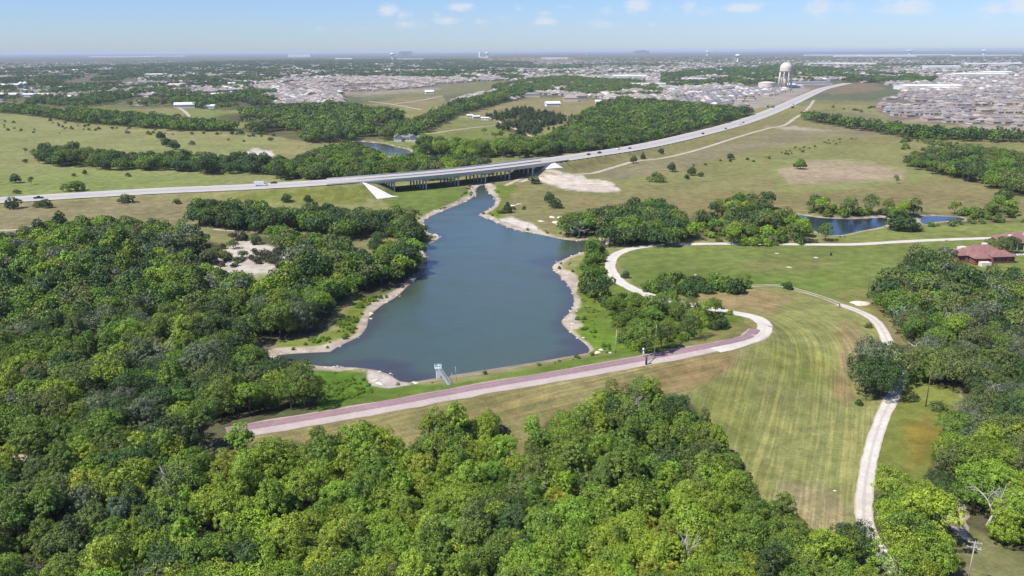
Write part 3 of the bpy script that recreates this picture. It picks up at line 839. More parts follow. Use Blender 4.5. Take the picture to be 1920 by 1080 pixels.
m, t = new_mat('land')
oc = t.n('ShaderNodeTexCoord').outputs['Object']
al = t.n('ShaderNodeAttribute', attribute_name='albedo').outputs['Color']
mw = t.n('ShaderNodeAttribute', attribute_name='mow').outputs['Fac']
ma = t.n('ShaderNodeAttribute', attribute_name='mowamt').outputs['Fac']
g1, g2, g3 = t.noise(oc, 0.02, 4, 0.6), t.noise(oc, 0.16, 5, 0.65), t.noise(oc, 1.3, 3, 0.6)
f = t.math('MULTIPLY', t.math('MULTIPLY', t.ramp(g1, 0.3, 0.7, 0.88, 1.12), t.ramp(g2, 0.28, 0.72, 0.8, 1.2)), t.ramp(g3, 0.25, 0.75, 0.84, 1.16))
cb = t.scale(al, f)
cb = t.mix(t.math('MULTIPLY', t.ramp(t.noise(oc, 0.055, 5, 0.65), 0.5, 0.74), 0.42), cb, t.mix(1.0, cb, (1.16, 0.98, 0.9), 'MULTIPLY'))
cb = t.mix(t.math('MULTIPLY', t.ramp(t.noise(oc, 0.035, 5, 0.65), 0.52, 0.75), 0.4), cb, t.mix(1.0, cb, (0.88, 0.97, 0.82), 'MULTIPLY'))
mv = t.n('ShaderNodeCombineXYZ')
t.set(mv.inputs[0], t.math('MULTIPLY', mw, 0.8))
sx = t.n('ShaderNodeSeparateXYZ')
t.set(sx.inputs[0], oc)
t.set(mv.inputs[1], t.math('MULTIPLY', t.math('ADD', sx.outputs[0], sx.outputs[1]), 0.012))
mn = t.noise(mv.outputs[0], 1.0, 3, 0.6)
mv2 = t.n('ShaderNodeCombineXYZ')
t.set(mv2.inputs[0], t.math('MULTIPLY', mw, 0.16))
t.set(mv2.inputs[1], t.math('MULTIPLY', t.math('SUBTRACT', sx.outputs[0], sx.outputs[1]), 0.012))
mn2 = t.noise(mv2.outputs[0], 1.0, 3, 0.6)
mv3 = t.n('ShaderNodeCombineXYZ')
t.set(mv3.inputs[0], t.math('MULTIPLY', mw, 1.7))
t.set(mv3.inputs[1], t.math('MULTIPLY', t.math('ADD', sx.outputs[0], sx.outputs[1]), 0.05))
mn3 = t.noise(mv3.outputs[0], 1.0, 4, 0.65)
mn = t.math('MULTIPLY_ADD', t.math('SUBTRACT', mn3, 0.5), 0.55, mn)
straw = t.mix(1.0, cb, (1.42, 1.3, 1.26), 'MULTIPLY')
cb = t.mix(t.math('MULTIPLY', t.math('MULTIPLY', t.ramp(mn, 0.47, 0.6), ma), t.ramp(mn2, 0.36, 0.56, 0.2, 1.0)), cb, straw)
cb = t.mix(t.math('MULTIPLY', t.math('MULTIPLY', t.ramp(mn, 0.46, 0.32), ma), 0.7), cb, t.mix(1.0, cb, (0.8, 0.88, 0.72), 'MULTIPLY'))
finish(t, cb, 1.0, 0.0, bump=t.math('ADD', g3, g2), bstr=0.35, bdist=0.35)
M['land'] = m
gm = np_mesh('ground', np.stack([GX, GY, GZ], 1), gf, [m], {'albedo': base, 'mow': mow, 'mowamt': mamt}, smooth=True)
tag(link('ground', gm), kind='structure')


# ------------------------------------------------------------------ water
def water_sheet(name, poly, cell, deep, dark, wave, spots=()):
    lo, hi = poly[:, :2].min(0) - 10, poly[:, :2].max(0) + 10
    nx, ny = int((hi[0] - lo[0]) / cell) + 2, int((hi[1] - lo[1]) / cell) + 2
    xs, ys = lo[0] + np.arange(nx) * cell, lo[1] + np.arange(ny) * cell
    X, Y = np.meshgrid(xs, ys)
    X, Y = X.ravel(), Y.ravel()
    sdw = water_sd(X, Y, poly, 40)
    i, j = np.meshgrid(np.arange(ny - 1), np.arange(nx - 1), indexing='ij')
    q = np.stack([i * nx + j, i * nx + j + 1, (i + 1) * nx + j + 1, (i + 1) * nx + j], -1).reshape(-1, 4)
    q = q[(sdw[q].min(1) < 4.0)]
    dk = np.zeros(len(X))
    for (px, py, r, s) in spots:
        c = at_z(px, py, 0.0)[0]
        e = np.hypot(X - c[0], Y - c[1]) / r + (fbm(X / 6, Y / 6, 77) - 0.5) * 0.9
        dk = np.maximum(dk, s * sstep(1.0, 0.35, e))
    edge = np.clip(sstep(-5.5, -0.5, sdw + (fbm(X / 9, Y / 9, 78) - 0.5) * 7), 0, 1)
    dk = np.maximum(dk, 0.75 * edge)
    used = np.unique(q)
    rem = np.zeros(len(X), int)
    rem[used] = np.arange(len(used))
    mt, t = new_mat(name + '_surface')
    a = t.n('ShaderNodeAttribute', attribute_name='weed').outputs['Fac']
    oc = t.n('ShaderNodeTexCoord').outputs['Object']
    mp = t.n('ShaderNodeMapping')
    mp.inputs['Scale'].default_value = (1.0, 2.2, 1)
    mp.inputs['Rotation'].default_value = (0, 0, 0.35)
    t.set(mp.inputs[0], oc)
    bl = t.noise(oc, 0.018, 3, 0.5)
    c = t.mix(t.ramp(bl, 0.3, 0.7), deep, tuple(q_ * s_ for q_, s_ in zip(deep, (1.12, 0.98, 0.92))))
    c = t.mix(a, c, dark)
    b = t.math('ADD', t.noise(mp.outputs[0], 0.7, 3, 0.6), t.math('MULTIPLY', t.noise(mp.outputs[0], 2.6, 2, 0.5), 0.4))
    wind = t.noise(mp.outputs[0], 0.03, 4, 0.6)
    finish(t, c, t.ramp(wind, 0.35, 0.65, 0.1, 0.22), 0.36, bump=t.math('MULTIPLY', b, t.ramp(wind, 0.3, 0.7, 0.5, 1.3)), bstr=wave, bdist=0.14)
    me = np_mesh(name, np.stack([X, Y, np.zeros_like(X)], 1)[used], rem[q], [mt], {'weed': dk[used]}, smooth=True)
    return tag(link(name, me), kind='structure')


DEEP = (0.049, 0.079, 0.060)
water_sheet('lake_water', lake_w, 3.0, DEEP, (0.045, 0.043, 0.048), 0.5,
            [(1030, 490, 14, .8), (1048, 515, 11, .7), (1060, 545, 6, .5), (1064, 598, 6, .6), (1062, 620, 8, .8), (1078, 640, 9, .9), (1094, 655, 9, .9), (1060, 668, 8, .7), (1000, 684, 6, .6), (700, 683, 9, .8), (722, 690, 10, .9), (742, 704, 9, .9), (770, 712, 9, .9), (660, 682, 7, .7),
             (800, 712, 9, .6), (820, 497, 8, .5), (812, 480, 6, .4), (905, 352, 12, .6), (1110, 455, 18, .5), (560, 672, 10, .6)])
water_sheet('far_pond_water', WATERS[1], 4.0, (0.012, 0.02, 0.034), (0.02, 0.026, 0.022), 0.2)
water_sheet('pond_arm_water', WATERS[2], 4.0, (0.03, 0.05, 0.085), (0.02, 0.026, 0.022), 0.2)
water_sheet('house_pond_water', WATERS[3], 6.0, (0.06, 0.085, 0.08), (0.035, 0.045, 0.03), 0.2)


# ------------------------------------------------------------------ tracks and roads
def ribbon(name, line, width, mat, lift=0.08, side=0.0, ragged=0.0, seed=3, across=6, z=None, taper=0.0):
    """a sheet laid along a world polyline; SIDE shifts it across, RAGGED frays its edges"""
    p = np.asarray(line, float)
    tg = np.gradient(p[:, :2], axis=0)
    tg /= np.linalg.norm(tg, axis=1, keepdims=True)
    nn = np.stack([-tg[:, 1], tg[:, 0]], 1)
    L = np.concatenate([[0], np.cumsum(np.linalg.norm(np.diff(p[:, :2], axis=0), axis=1))])
    k = np.linspace(-1, 1, across)
    wl = width / 2 * (1 + ragged * (fbm(L / 3.5, L * 0 + 3, seed) - 0.5) * 2)
    wr = width / 2 * (1 + ragged * (fbm(L / 3.5, L * 0 + 9, seed + 5) - 0.5) * 2)
    if taper:
        tp_ = np.clip(np.minimum(L, L[-1] - L) / taper, 0.12, 1)
        wl, wr = wl * tp_, wr * tp_
    off = np.where(k[None] < 0, k[None] * wr[:, None], k[None] * wl[:, None]) + side
    X = p[:, 0:1] + nn[:, 0:1] * off
    Y = p[:, 1:2] + nn[:, 1:2] * off
    if z is None:
        Z = height(X.ravel(), Y.ravel()).reshape(X.shape) + lift
    else:
        Z = np.repeat(p[:, 2:3], across, 1) + lift
    n, c = X.shape
    i, j = np.meshgrid(np.arange(n - 1), np.arange(c - 1), indexing='ij')
    q = np.stack([i * c + j, (i + 1) * c + j, (i + 1) * c + j + 1, i * c + j + 1], -1).reshape(-1, 4)[:, ::-1]
    uv = np.stack([np.repeat(k[None], n, 0).ravel(), np.repeat(L[:, None], c, 1).ravel()], 1)
    me = np_mesh(name, np.stack([X, Y, Z], -1).reshape(-1, 3), q, [mat], {'lane': uv[:, 0], 'run': uv[:, 1]}, smooth=True)
    return tag(link(name, me), kind='structure')


def road_mat(name, col, edge, edge_at=0.75, blot=0.12, tracks=0.0, track_col=(0.3, 0.27, 0.2), lines=None):
    m, t = new_mat(name)
    oc = t.n('ShaderNodeTexCoord').outputs['Object']
    u = t.n('ShaderNodeAttribute', attribute_name='lane').outputs['Fac']
    v = t.n('ShaderNodeAttribute', attribute_name='run').outputs['Fac']
    n1_, n2_, n3_ = t.noise(oc, 0.09, 4, 0.6), t.noise(oc, 0.8, 4, 0.6), t.noise(oc, 5.0, 2, 0.5)
    c = t.scale((*col,), t.math('MULTIPLY', t.math('MULTIPLY', t.ramp(n1_, 0.3, 0.7, 1 - blot, 1 + blot), t.ramp(n2_, 0.3, 0.7, 1 - blot, 1 + blot)), t.ramp(n3_, 0.3, 0.7, 0.93, 1.07)))
    au = t.math('ABSOLUTE', u)
    if tracks:
        cm = t.n('ShaderNodeCombineXYZ')
        t.set(cm.inputs[0], t.math('MULTIPLY', u, 2.0))
        t.set(cm.inputs[1], t.math('MULTIPLY', v, 0.12))
        tn = t.noise(cm.outputs[0], 2.0, 4, 0.65)
        mid = t.ramp(t.math('ADD', au, t.math('MULTIPLY', t.math('SUBTRACT', tn, 0.5), 0.8)), 0.28, 0.1)
        c = t.mix(t.math('MULTIPLY', mid, tracks), c, (*track_col,))
    if lines:
        for (uu, ww, lc) in lines:
            d = t.math('ABSOLUTE', t.math('SUBTRACT', u, uu))
            c = t.mix(t.ramp(d, ww, ww * 0.6), c, (*lc,))
    e = t.ramp(t.math('ADD', au, t.math('MULTIPLY', t.math('SUBTRACT', n2_, 0.5), 0.5)), edge_at, edge_at + 0.22)
    c = t.mix(t.math('MULTIPLY', e, 0.8), c, (*edge,))
    finish(t, c, 0.95, 0.1)
    return m


M['gravel'] = road_mat('white_gravel', alb(255, 248, 234), alb(224, 212, 186), 0.8, 0.07, 0.3, alb(232, 222, 208))
M['gravel2'] = road_mat('damp_gravel', alb(255, 246, 232), alb(214, 200, 172), 0.74, 0.1, 0.5, alb(208, 198, 190))
M['rut'] = road_mat('pale_wheel_rut', alb(216, 210, 182), alb(170, 162, 120), 0.6, 0.12)
M['dirt'] = road_mat('pale_dirt', alb(228, 214, 194), alb(180, 166, 130), 0.6, 0.14)
M['asphalt'] = road_mat('worn_red_asphalt', alb(188, 158, 162), alb(204, 178, 174), 0.86, 0.1, 0.4, alb(196, 162, 170))
M['crestgravel'] = road_mat('pink_white_gravel', alb(230, 212, 204), alb(196, 178, 148), 0.82, 0.08, 0.25, alb(212, 190, 190))
WHT = alb(240, 238, 234)
M['highway'] = road_mat('pale_highway_concrete', alb(236, 232, 228), alb(190, 182, 168), 0.965, 0.07, 0, lines=[(0.0, 0.075, alb(172, 162, 146)), (0.13, 0.008, alb(214, 190, 120)), (-0.13, 0.008, alb(214, 190, 120)), (0.46, 0.008, WHT), (-0.46, 0.008, WHT), (0.82, 0.01, WHT), (-0.82, 0.01, WHT), (0.3, 0.12, alb(212, 206, 202)), (-0.3, 0.12, alb(212, 206, 202)), (-0.64, 0.1, alb(210, 205, 200)), (0.64, 0.1, alb(210, 205, 200))])

ribbon('dam_crest_gravel', dam_w, 8.6, M['crestgravel'], 0.07, side=-1.0, ragged=0.16, seed=11)
ribbon('dam_road', dam_w, 3.9, M['asphalt'], 0.12, side=0.8, ragged=0.1, seed=12)


def track(name, px, width, mat, step=3.0, **kw):
    a = np.array(px, float)
    p = catmull(list(ground(a[:, 0], a[:, 1])), step)
    return ribbon(name, p, width, mat, **kw)


LOOP = [(1340, 657), (1385, 646), (1420, 632), (1434, 618), (1430, 605), (1408, 593), (1370, 586), (1325, 577), (1270, 566), (1218, 554), (1185, 541), (1160, 526), (1146, 508), (1144, 494), (1152, 480), (1172, 470), (1200, 464), (1245, 459.5), (1320, 457.5), (1420, 457.5), (1520, 458.5), (1600, 458.5), (1680, 454), (1760, 450), (1862, 446.5)]
track('white_gravel_track', LOOP, 5.4, M['gravel'], lift=0.1, ragged=0.16, seed=21)
P2A = np.array([(1405, 537), (1440, 535), (1470, 537), (1500, 545), (1540, 557), (1574, 571)], float)
p2a = catmull(list(ground(P2A[:, 0], P2A[:, 1])), 3.0)
ribbon('wheel_rut', p2a, 1.3, M['rut'], 0.07, side=1.1, ragged=0.3, seed=31, across=4)
ribbon('wheel_rut', p2a, 1.3, M['rut'], 0.07, side=-1.1, ragged=0.3, seed=32, across=4)
track('gravel_path', [(1573, 571), (1600, 580), (1632, 595), (1652, 615), (1664, 640), (1676, 668), (1690, 698), (1684, 722), (1668, 755), (1652, 790), (1638, 830), (1627, 880), (1620, 930), (1621, 975), (1632, 1010), (1655, 1042), (1690, 1085), (1720, 1130)], 4.2, M['gravel2'], lift=0.1, ragged=0.14, seed=41)
track('gate_track', [(1768, 908), (1782, 932), (1792, 955), (1796, 980), (1808, 1005), (1826, 1026)], 5.0, M['dirt'], lift=0.09, ragged=0.5, seed=51, step=1.5, taper=9.0)
track('wood_track', [(-160, 842), (-40, 852), (25, 858), (60, 862), (110, 858), (150, 852)], 4.0, M['dirt'], lift=0.09, ragged=0.3, seed=52)
track('pasture_track', [(975, 342), (1010, 330), (1060, 327), (1110, 325), (1150, 314), (1190, 303), (1240, 297), (1290, 286), (1340, 271), (1400, 252), (1440, 241), (1470, 235), (1490, 222), (1505, 212), (1518, 200), (1526, 188)], 6.0, M['dirt'], lift=0.09, ragged=0.35, seed=53, step=6)
track('rocky_track', [(948, 348), (965, 340), (985, 331)], 4.5, M['dirt'], lift=0.1, ragged=0.5, seed=54)
track('strip_track', [(-100, 434), (0, 432), (40, 430.5), (75, 431)], 4.0, M['dirt'], lift=0.09, ragged=0.5, seed=55)
track('strip_track', [(400, 430), (440, 433), (485, 436), (520, 440)], 4.0, M['dirt'], lift=0.09, ragged=0.5, seed=56)
for k_, pts in enumerate(([(780, 250), (810, 250), (850, 244), (900, 238), (948, 234)], [(848, 217), (880, 220), (915, 222), (950, 234), (975, 246), (996, 256)], [(690, 190), (730, 195), (770, 202), (790, 206)], [(740, 195), (790, 188), (830, 180)], [(330, 200), (345, 208), (358, 222)], [(75, 167), (105, 176), (130, 184)])):
    track('farm_track', pts, 5.5 if k_ < 2 else 7.0, M['dirt'], lift=0.1, ragged=0.3, seed=60 + k_, step=8)
ribbon('highway', hw_w, 2 * HW_HALF, M['highway'], 0.0, z=True, across=9)


# ------------------------------------------------------------------ the highway bridge
def hw_at(i):
    i = float(np.clip(i, 0, len(hw_w) - 1.001))
    a = int(i)
    p = hw_w[a] + (hw_w[a + 1] - hw_w[a]) * (i - a)
    tg = hw_w[a + 1][:2] - hw_w[a][:2]
    tg = tg / np.linalg.norm(tg)
    return p, tg, np.array((tg[1], -tg[0]))       # position, forward, towards the near side


bridge = thing('highway_bridge', 'long pale concrete highway bridge on rows of columns over the head of the lake', 'bridge', hw_at((IA + IB) / 2)[0])
BO = Vector(bridge.location)
NB = IB - IA


def strip(i0, i1, offs, zs, n=24):
    """a bar that follows the road: OFFS across (near side positive) and ZS below the surface give its section"""
    v, f = [], []
    k = len(offs)
    for q in range(n + 1):
        p, tg, nn = hw_at(i0 + (i1 - i0) * q / n)
        for o_, z_ in zip(offs, zs):
            v.append((p[0] + nn[0] * o_ - BO.x, p[1] + nn[1] * o_ - BO.y, p[2] + z_ - BO.z))
    for q in range(n):
        for j in range(k):
            f.append((q * k + j, q * k + (j + 1) % k, (q + 1) * k + (j + 1) % k, (q + 1) * k + j))
    f += [tuple(range(k)), tuple(n * k + j for j in range(k - 1, -1, -1))]
    return v, f


def strip_part(name, i0, i1, offs, zs, mat, n=24):
    v, f = strip(i0, i1, offs, zs, n)
    return link(name, np_mesh(name, v, f, [mat]), bridge)


for s_ in (1, -1):
    a, b = s_ * 0.5, s_ * 14.2
    strip_part('deck', IA, IB, (a, b, b, a), (-0.03, -0.03, -0.42, -0.42), M['pier'])
    for o_ in (2.2, 5.2, 8.2, 11.2, 13.4):
        c = s_ * o_
        strip_part('girder', IA, IB, (c - 0.3, c + 0.3, c + 0.3, c - 0.3), (-0.425, -0.425, -1.75, -1.75), M['pier'])
    c = s_ * 13.95
    strip_part('parapet', IA - 2, IB + 2, (c - 0.2, c + 0.2, c + 0.22, c - 0.22), (0.95, 0.95, 0.02, 0.02), M['concrete'])
strip_part('median_barrier', IA, IB, (-0.2, 0.2, 0.35, -0.35), (0.85, 0.85, 0.03, 0.03), M['concrete'])
col_me = None
for fr in (0.135, 0.275, 0.42, 0.565, 0.705, 0.85):
    p, tg, nn = hw_at(IA + NB * fr)
    ang = math.atan2(nn[1], nn[0])
    for s_ in (1, -1):
        cc = p[:2] + nn * s_ * 7.4
        MB().box((cc[0] - BO.x, cc[1] - BO.y, p[2] - 2.3 - BO.z), (13.0, 1.3, 1.1), ang).build('pier_cap', M['pier'], bridge)
        for o_ in (2.4, 7.4, 12.4):
            q = p[:2] + nn * s_ * o_
            gz = float(height(q[0], q[1])[0]) - 0.6
            top = p[2] - 2.85
            if col_me is None:
                col_me = MB().tube((0, 0, 0), (0, 0, 1), 0.62, 0.62, 10).mesh('column', M['pier'], True)
            c_ = link('column', col_me, bridge, (q[0] - BO.x, q[1] - BO.y, gz - BO.z))
            c_.scale = (1, 1, top - gz)
for ia, sg in ((IA, 1), (IB, -1)):
    p, tg, nn = hw_at(ia)
    ang = math.atan2(nn[1], nn[0])
    MB().box((p[0] - BO.x, p[1] - BO.y, p[2] - 1.5 - BO.z), (28.6, 1.4, 2.9), ang).build('abutment', M['concrete'], bridge)
    # white slope paving on the cone of the bank, as laid below the near corner of the abutment
    n_ = 14
    th0, th1 = (0.92, 1.42) if sg > 0 else (0.6, 1.65)
    ap = p[:2] + nn * 13.6 + tg * sg * 0.5
    R_ = 15 + (2.8 if sg > 0 else 0.8) * (p[2] - 1.2)
    v, f = [], []
    for i in range(n_ + 1):
        for j in range(n_ + 1):
            th_ = th0 + (th1 - th0) * j / n_
            e_ = p[:2] + (tg * sg * math.cos(th_) + nn * math.sin(th_)) * R_ * (1.0 - 0.05 * math.sin(math.pi * j / n_))
            q = ap + (e_ - ap) * i / n_
            v.append((q[0], q[1], 0))
    va = np.array(v)
    va[:, 2] = height(va[:, 0], va[:, 1]) + 0.22
    for i in range(n_):
        for j in range(n_):
            a = i * (n_ + 1) + j
            f.append((a, a + 1, a + n_ + 2, a + n_ + 1))
    va -= np.array(BO)
    sp = link('slope_paving', np_mesh('slope_paving', va, f, [M['slope_concrete']]), bridge)


# ------------------------------------------------------------------ intake tower in the lake, masts, poles
def pole(name, label, px, py, hgt, r, mat, lean=(0, 0), arms=0, group=None, lamp=False, arm_rot=0.3):
    p = ground([px], [py])[0]
    t_ = thing(name, label, 'pole' if name != 'thin_mast' else 'mast', p, 0, group)
    top = (lean[0], lean[1], hgt)
    MB().tube((0, 0, -0.6), top, r, r * 0.62, 9).build('shaft', mat, t_, True)
    MB().tube((top[0], top[1], hgt), (top[0], top[1], hgt + 0.12), r * 0.75, r * 0.4, 8).build('cap', M['steel'], t_)
    for k in range(arms):
        z = hgt - 0.35 - k * 1.1
        a = arm_rot
        fx = lean[0] * z / hgt
        fy = lean[1] * z / hgt
        arm = MB().box((fx, fy, z), (2.6, 0.12, 0.16), a).build('crossarm', M['palewood'], t_)
        for s_ in (-1.15, -0.45, 0.45, 1.15):
            MB().tube((fx + s_ * math.cos(a), fy + s_ * math.sin(a), z + 0.06), (fx + s_ * math.cos(a), fy + s_ * math.sin(a), z + 0.34), 0.06, 0.04, 6).build('insulator', M['trimwhite'], arm)
    if lamp:
        MB().box((0.9 + lean[0], -0.2, hgt - 1.7), (0.75, 0.3, 0.16), -0.3).build('lamp_head', M['white_steel'], t_)
        MB().tube((lean[0], 0, hgt - 1.6), (0.8 + lean[0], -0.2, hgt - 1.65), 0.045, 0.04, 6).build('bracket', M['steel'], t_)
        MB().lathe([(0.0, -0.45), (0.24, -0.42), (0.24, 0.4), (0.0, 0.46)], (0.34 + lean[0], 0.16, hgt - 1.35), 10).build('transformer', M['steel'], t_)
    return t_


ip = at_z([822], [711], 0.0)[0]
sp_ = ground([842.5], [723])[0]
intake = thing('intake_tower', 'white lake intake tower with a walkway running down to the dam bank', 'tower', (ip[0], ip[1], 0))
rzw = math.atan2(sp_[1] - ip[1], sp_[0] - ip[0])
TH = 3.7
MB().box((0, 0, TH / 2 - 1), (1.25, 1.25, TH + 2), 0.2).build('shaft', M['white_steel'], intake)
MB().box((0, 0, TH + 0.08), (2.1, 1.6, 0.16), 0.2).build('platform', M['white_steel'], intake)
hs = MB()
hs.tube((0.2, 0.1, TH + 0.16), (0.2, 0.1, TH + 1.1), 0.12, 0.1, 8)
hs.lathe([(0.34, 1.0), (0.42, 1.06), (0.34, 1.12), (0.3, 1.06), (0.34, 1.0)], (0.2, 0.1, TH), 12)
hs.build('hand_wheel', M['white_steel'], intake)
c2, s2 = math.cos(0.2), math.sin(0.2)
for (ax, ay, bx, by) in ((-1.0, -0.75, 1.0, -0.75), (1.0, -0.75, 1.0, 0.75), (1.0, 0.75, -1.0, 0.75), (-1.0, 0.75, -1.0, -0.75)):
    rl = MB()
    A_ = (ax * c2 - ay * s2, ax * s2 + ay * c2)
    B_ = (bx * c2 - by * s2, bx * s2 + by * c2)
    for z in (0.65, 1.15):
        rl.tube((A_[0], A_[1], TH + z), (B_[0], B_[1], TH + z), 0.04, 0.04, 6)
    for k in range(3):
        q = (A_[0] + (B_[0] - A_[0]) * k / 3, A_[1] + (B_[1] - A_[1]) * k / 3)
        rl.tube((q[0], q[1], TH + 0.16), (q[0], q[1], TH + 1.17), 0.04, 0.04, 6)
    rl.build('railing', M['white_steel'], intake)
ex, ey = sp_[0] - ip[0], sp_[1] - ip[1]
ez = sp_[2] + 0.2
wl = math.hypot(ex, ey)
wk = MB()
nx_, ny_ = -ey / wl, ex / wl
sx_, sy_ = ex / wl * 1.15, ey / wl * 1.15
wk.add([(sx_ + nx_ * 0.45, sy_ + ny_ * 0.45, TH - 0.02), (ex + nx_ * 0.45, ey + ny_ * 0.45, ez), (ex - nx_ * 0.45, ey - ny_ * 0.45, ez), (sx_ - nx_ * 0.45, sy_ - ny_ * 0.45, TH - 0.02),
        (sx_ + nx_ * 0.45, sy_ + ny_ * 0.45, TH - 0.3), (ex + nx_ * 0.45, ey + ny_ * 0.45, ez - 0.28), (ex - nx_ * 0.45, ey - ny_ * 0.45, ez - 0.28), (sx_ - nx_ * 0.45, sy_ - ny_ * 0.45, TH - 0.3)],
       [(3, 2, 1, 0), (4, 5, 6, 7), (0, 1, 5, 4), (1, 2, 6, 5), (2, 3, 7, 6), (3, 0, 4, 7)])
wkp = wk.build('walkway', M['steel'], intake)
for s_ in (0.43, -0.43):
    r_ = MB()
    for z in (0.55, 1.05):
        r_.tube((sx_ + nx_ * s_, sy_ + ny_ * s_, TH + z), (ex + nx_ * s_, ey + ny_ * s_, ez + z), 0.045, 0.045, 6)
    for k in range(9):
        u = k / 8
        r_.tube((sx_ + (ex - sx_) * u + nx_ * s_, sy_ + (ey - sy_) * u + ny_ * s_, TH + (ez - TH) * u), (sx_ + (ex - sx_) * u + nx_ * s_, sy_ + (ey - sy_) * u + ny_ * s_, TH + (ez - TH) * u + 1.07), 0.04, 0.04, 6)
    r_.build('handrail', M['steel'], wkp)
for u in (0.5, 0.78):
    qx, qy, qz = ex * u, ey * u, TH + (ez - TH) * u
    MB().box((qx, qy, qz / 2 - 1), (0.4, 0.4, qz + 1.4), rzw).build('support_leg', M['steel'], intake)

pole('thin_mast', 'tall thin grey mast on the dam bank beside the intake walkway', 856, 715, 4.6, 0.07, M['steel'], (-0.25, 0))
pole('thin_mast', 'short thin grey mast between the intake walkway and the taller mast', 847.5, 715, 2.6, 0.07, M['steel'])
pole('bare_pole', 'bare grey pole standing in bright grass between the lake and the dam', 1154, 663, 8.0, 0.17, M['palewood'], (0.15, 0))
pole('bare_pole', 'bare pale pole at the red dam road beside the gate, taller than its neighbour', 1226.5, 668, 10.5, 0.17, M['palewood'], (0.35, 0))
pole('utility_pole', 'wooden utility pole with one crossarm in the meadow above the sand heap', 1626.5, 559, 9.6, 0.17, M['wood'], (0.1, 0), 1)
pole('utility_pole', 'dark utility pole in open grass beyond the clump of trees on the gravel path', 1735.5, 762, 11.3, 0.18, M['wood'], (0.25, 0), 0)
pole('utility_pole', 'dark utility pole between the white track and the red roofed house', 1770.5, 477, 7.5, 0.15, M['wood'], (0.2, 0), 1)
pole('utility_pole', 'white utility pole with two crossarms and a lamp in the grass beside the lowest trees', 1812, 1100, 10.5, 0.15, M['palewood'], (0.35, 0), 2, lamp=True, arm_rot=-0.35)

gp = ground([1206], [669])[0]
gate = thing('gate_post', 'white post with a round siren head at the edge of the red dam road', 'post', gp)
MB().tube((0, 0, -0.3), (0, 0, 2.3), 0.16, 0.14, 10).build('shaft', M['white_steel'], gate, True)
MB().lathe([(0.0, 2.05), (0.32, 2.1), (0.36, 2.4), (0.2, 2.7), (0.0, 2.8)], (0, 0, 0.25), 12).build('siren_head', M['white_steel'], gate, True)
MB().box((0, -0.2, 1.3), (0.42, 0.2, 0.6)).build('switch_box', M['white_steel'], gate)
bp = ground([1211.5], [684])[0]
bar = thing('swing_gate', 'closed grey pipe gate across the red dam road with a thick brown post', 'gate', bp)
MB().tube((0, 0, -0.4), (0, 0, 2.5), 0.36, 0.3, 10).build('post', M['brown'], bar, True)
MB().lathe([(0.0, 2.5), (0.42, 2.5), (0.42, 2.62), (0.0, 2.72)], (0, 0, 0), 10).build('post_cap', M['wood'], bar)
g2 = ground([1226], [671])[0] - bp
for z in (0.55, 0.95, 1.35):
    MB().tube((0.2, 0.1, z), (g2[0], g2[1], z + g2[2]), 0.05, 0.05, 7).build('rail', M['steel'], bar)
for k in range(1, 5):
    u = k / 5
    MB().tube((g2[0] * u, g2[1] * u, 0.45 + g2[2] * u), (g2[0] * u, g2[1] * u, 1.42 + g2[2] * u), 0.04, 0.04, 6).build('upright', M['steel'], bar)
lp = ground([1572.7], [577])[0]
lb = thing('path_barrier', 'dark post and rail barrier where the wheel ruts widen into the gravel path', 'barrier', lp)
MB().tube((0, 0, -0.3), (0.25, 0.25, 1.7), 0.17, 0.13, 8).build('post', M['wood'], lb)
MB().tube((0.1, 0.1, 0.9), (1.2, 2.3, 1.0), 0.09, 0.07, 7).build('rail', M['wood'], lb)
MB().tube((1.2, 2.3, -0.3), (1.2, 2.3, 1.2), 0.13, 0.11, 8).build('post', M['wood'], lb)

# sand heap and the small pale slabs in the meadow
hp = ground([1613], [569])[0]
v, f = [], []
for i in range(7):
    for j in range(24):
        a, r = 2 * math.pi * j / 24, i / 6
        R = r * 3.4 * (1 + 0.18 * math.sin(3 * a + 1) + 0.1 * math.sin(5 * a))
        v.append((R * math.cos(a) * 1.15, R * math.sin(a), 0.9 * (1 - r ** 2) + 0.1 * math.sin(4 * a + 7 * r) * (1 - r) - 0.08))
f = [(i * 24 + j, i * 24 + (j + 1) % 24, (i + 1) * 24 + (j + 1) % 24, (i + 1) * 24 + j) for i in range(6) for j in range(24)]
sh = link('sand_heap', np_mesh('sand_heap', v, f, [M['sandpile']], smooth=True), None, hp)
tag(sh, 'low white sand heap in the grass below the meadow utility pole', 'sand heap')


def rock_mesh(rng, n=0):
    bm = bmesh.new()
    bmesh.ops.create_icosphere(bm, subdivisions=2, radius=1)
    for vv in bm.verts:
        k = 1 + 0.5 * (float(vnoise(vv.co.x * 2.1 + n * 7, vv.co.y * 2.1 + vv.co.z * 1.7, n)) - 0.5)
        vv.co *= k
        vv.co.z *= 0.42
    me = bpy.data.meshes.new('rock')
    bm.to_mesh(me)
    bm.free()
    me.materials.append(M['rock'])
    return me


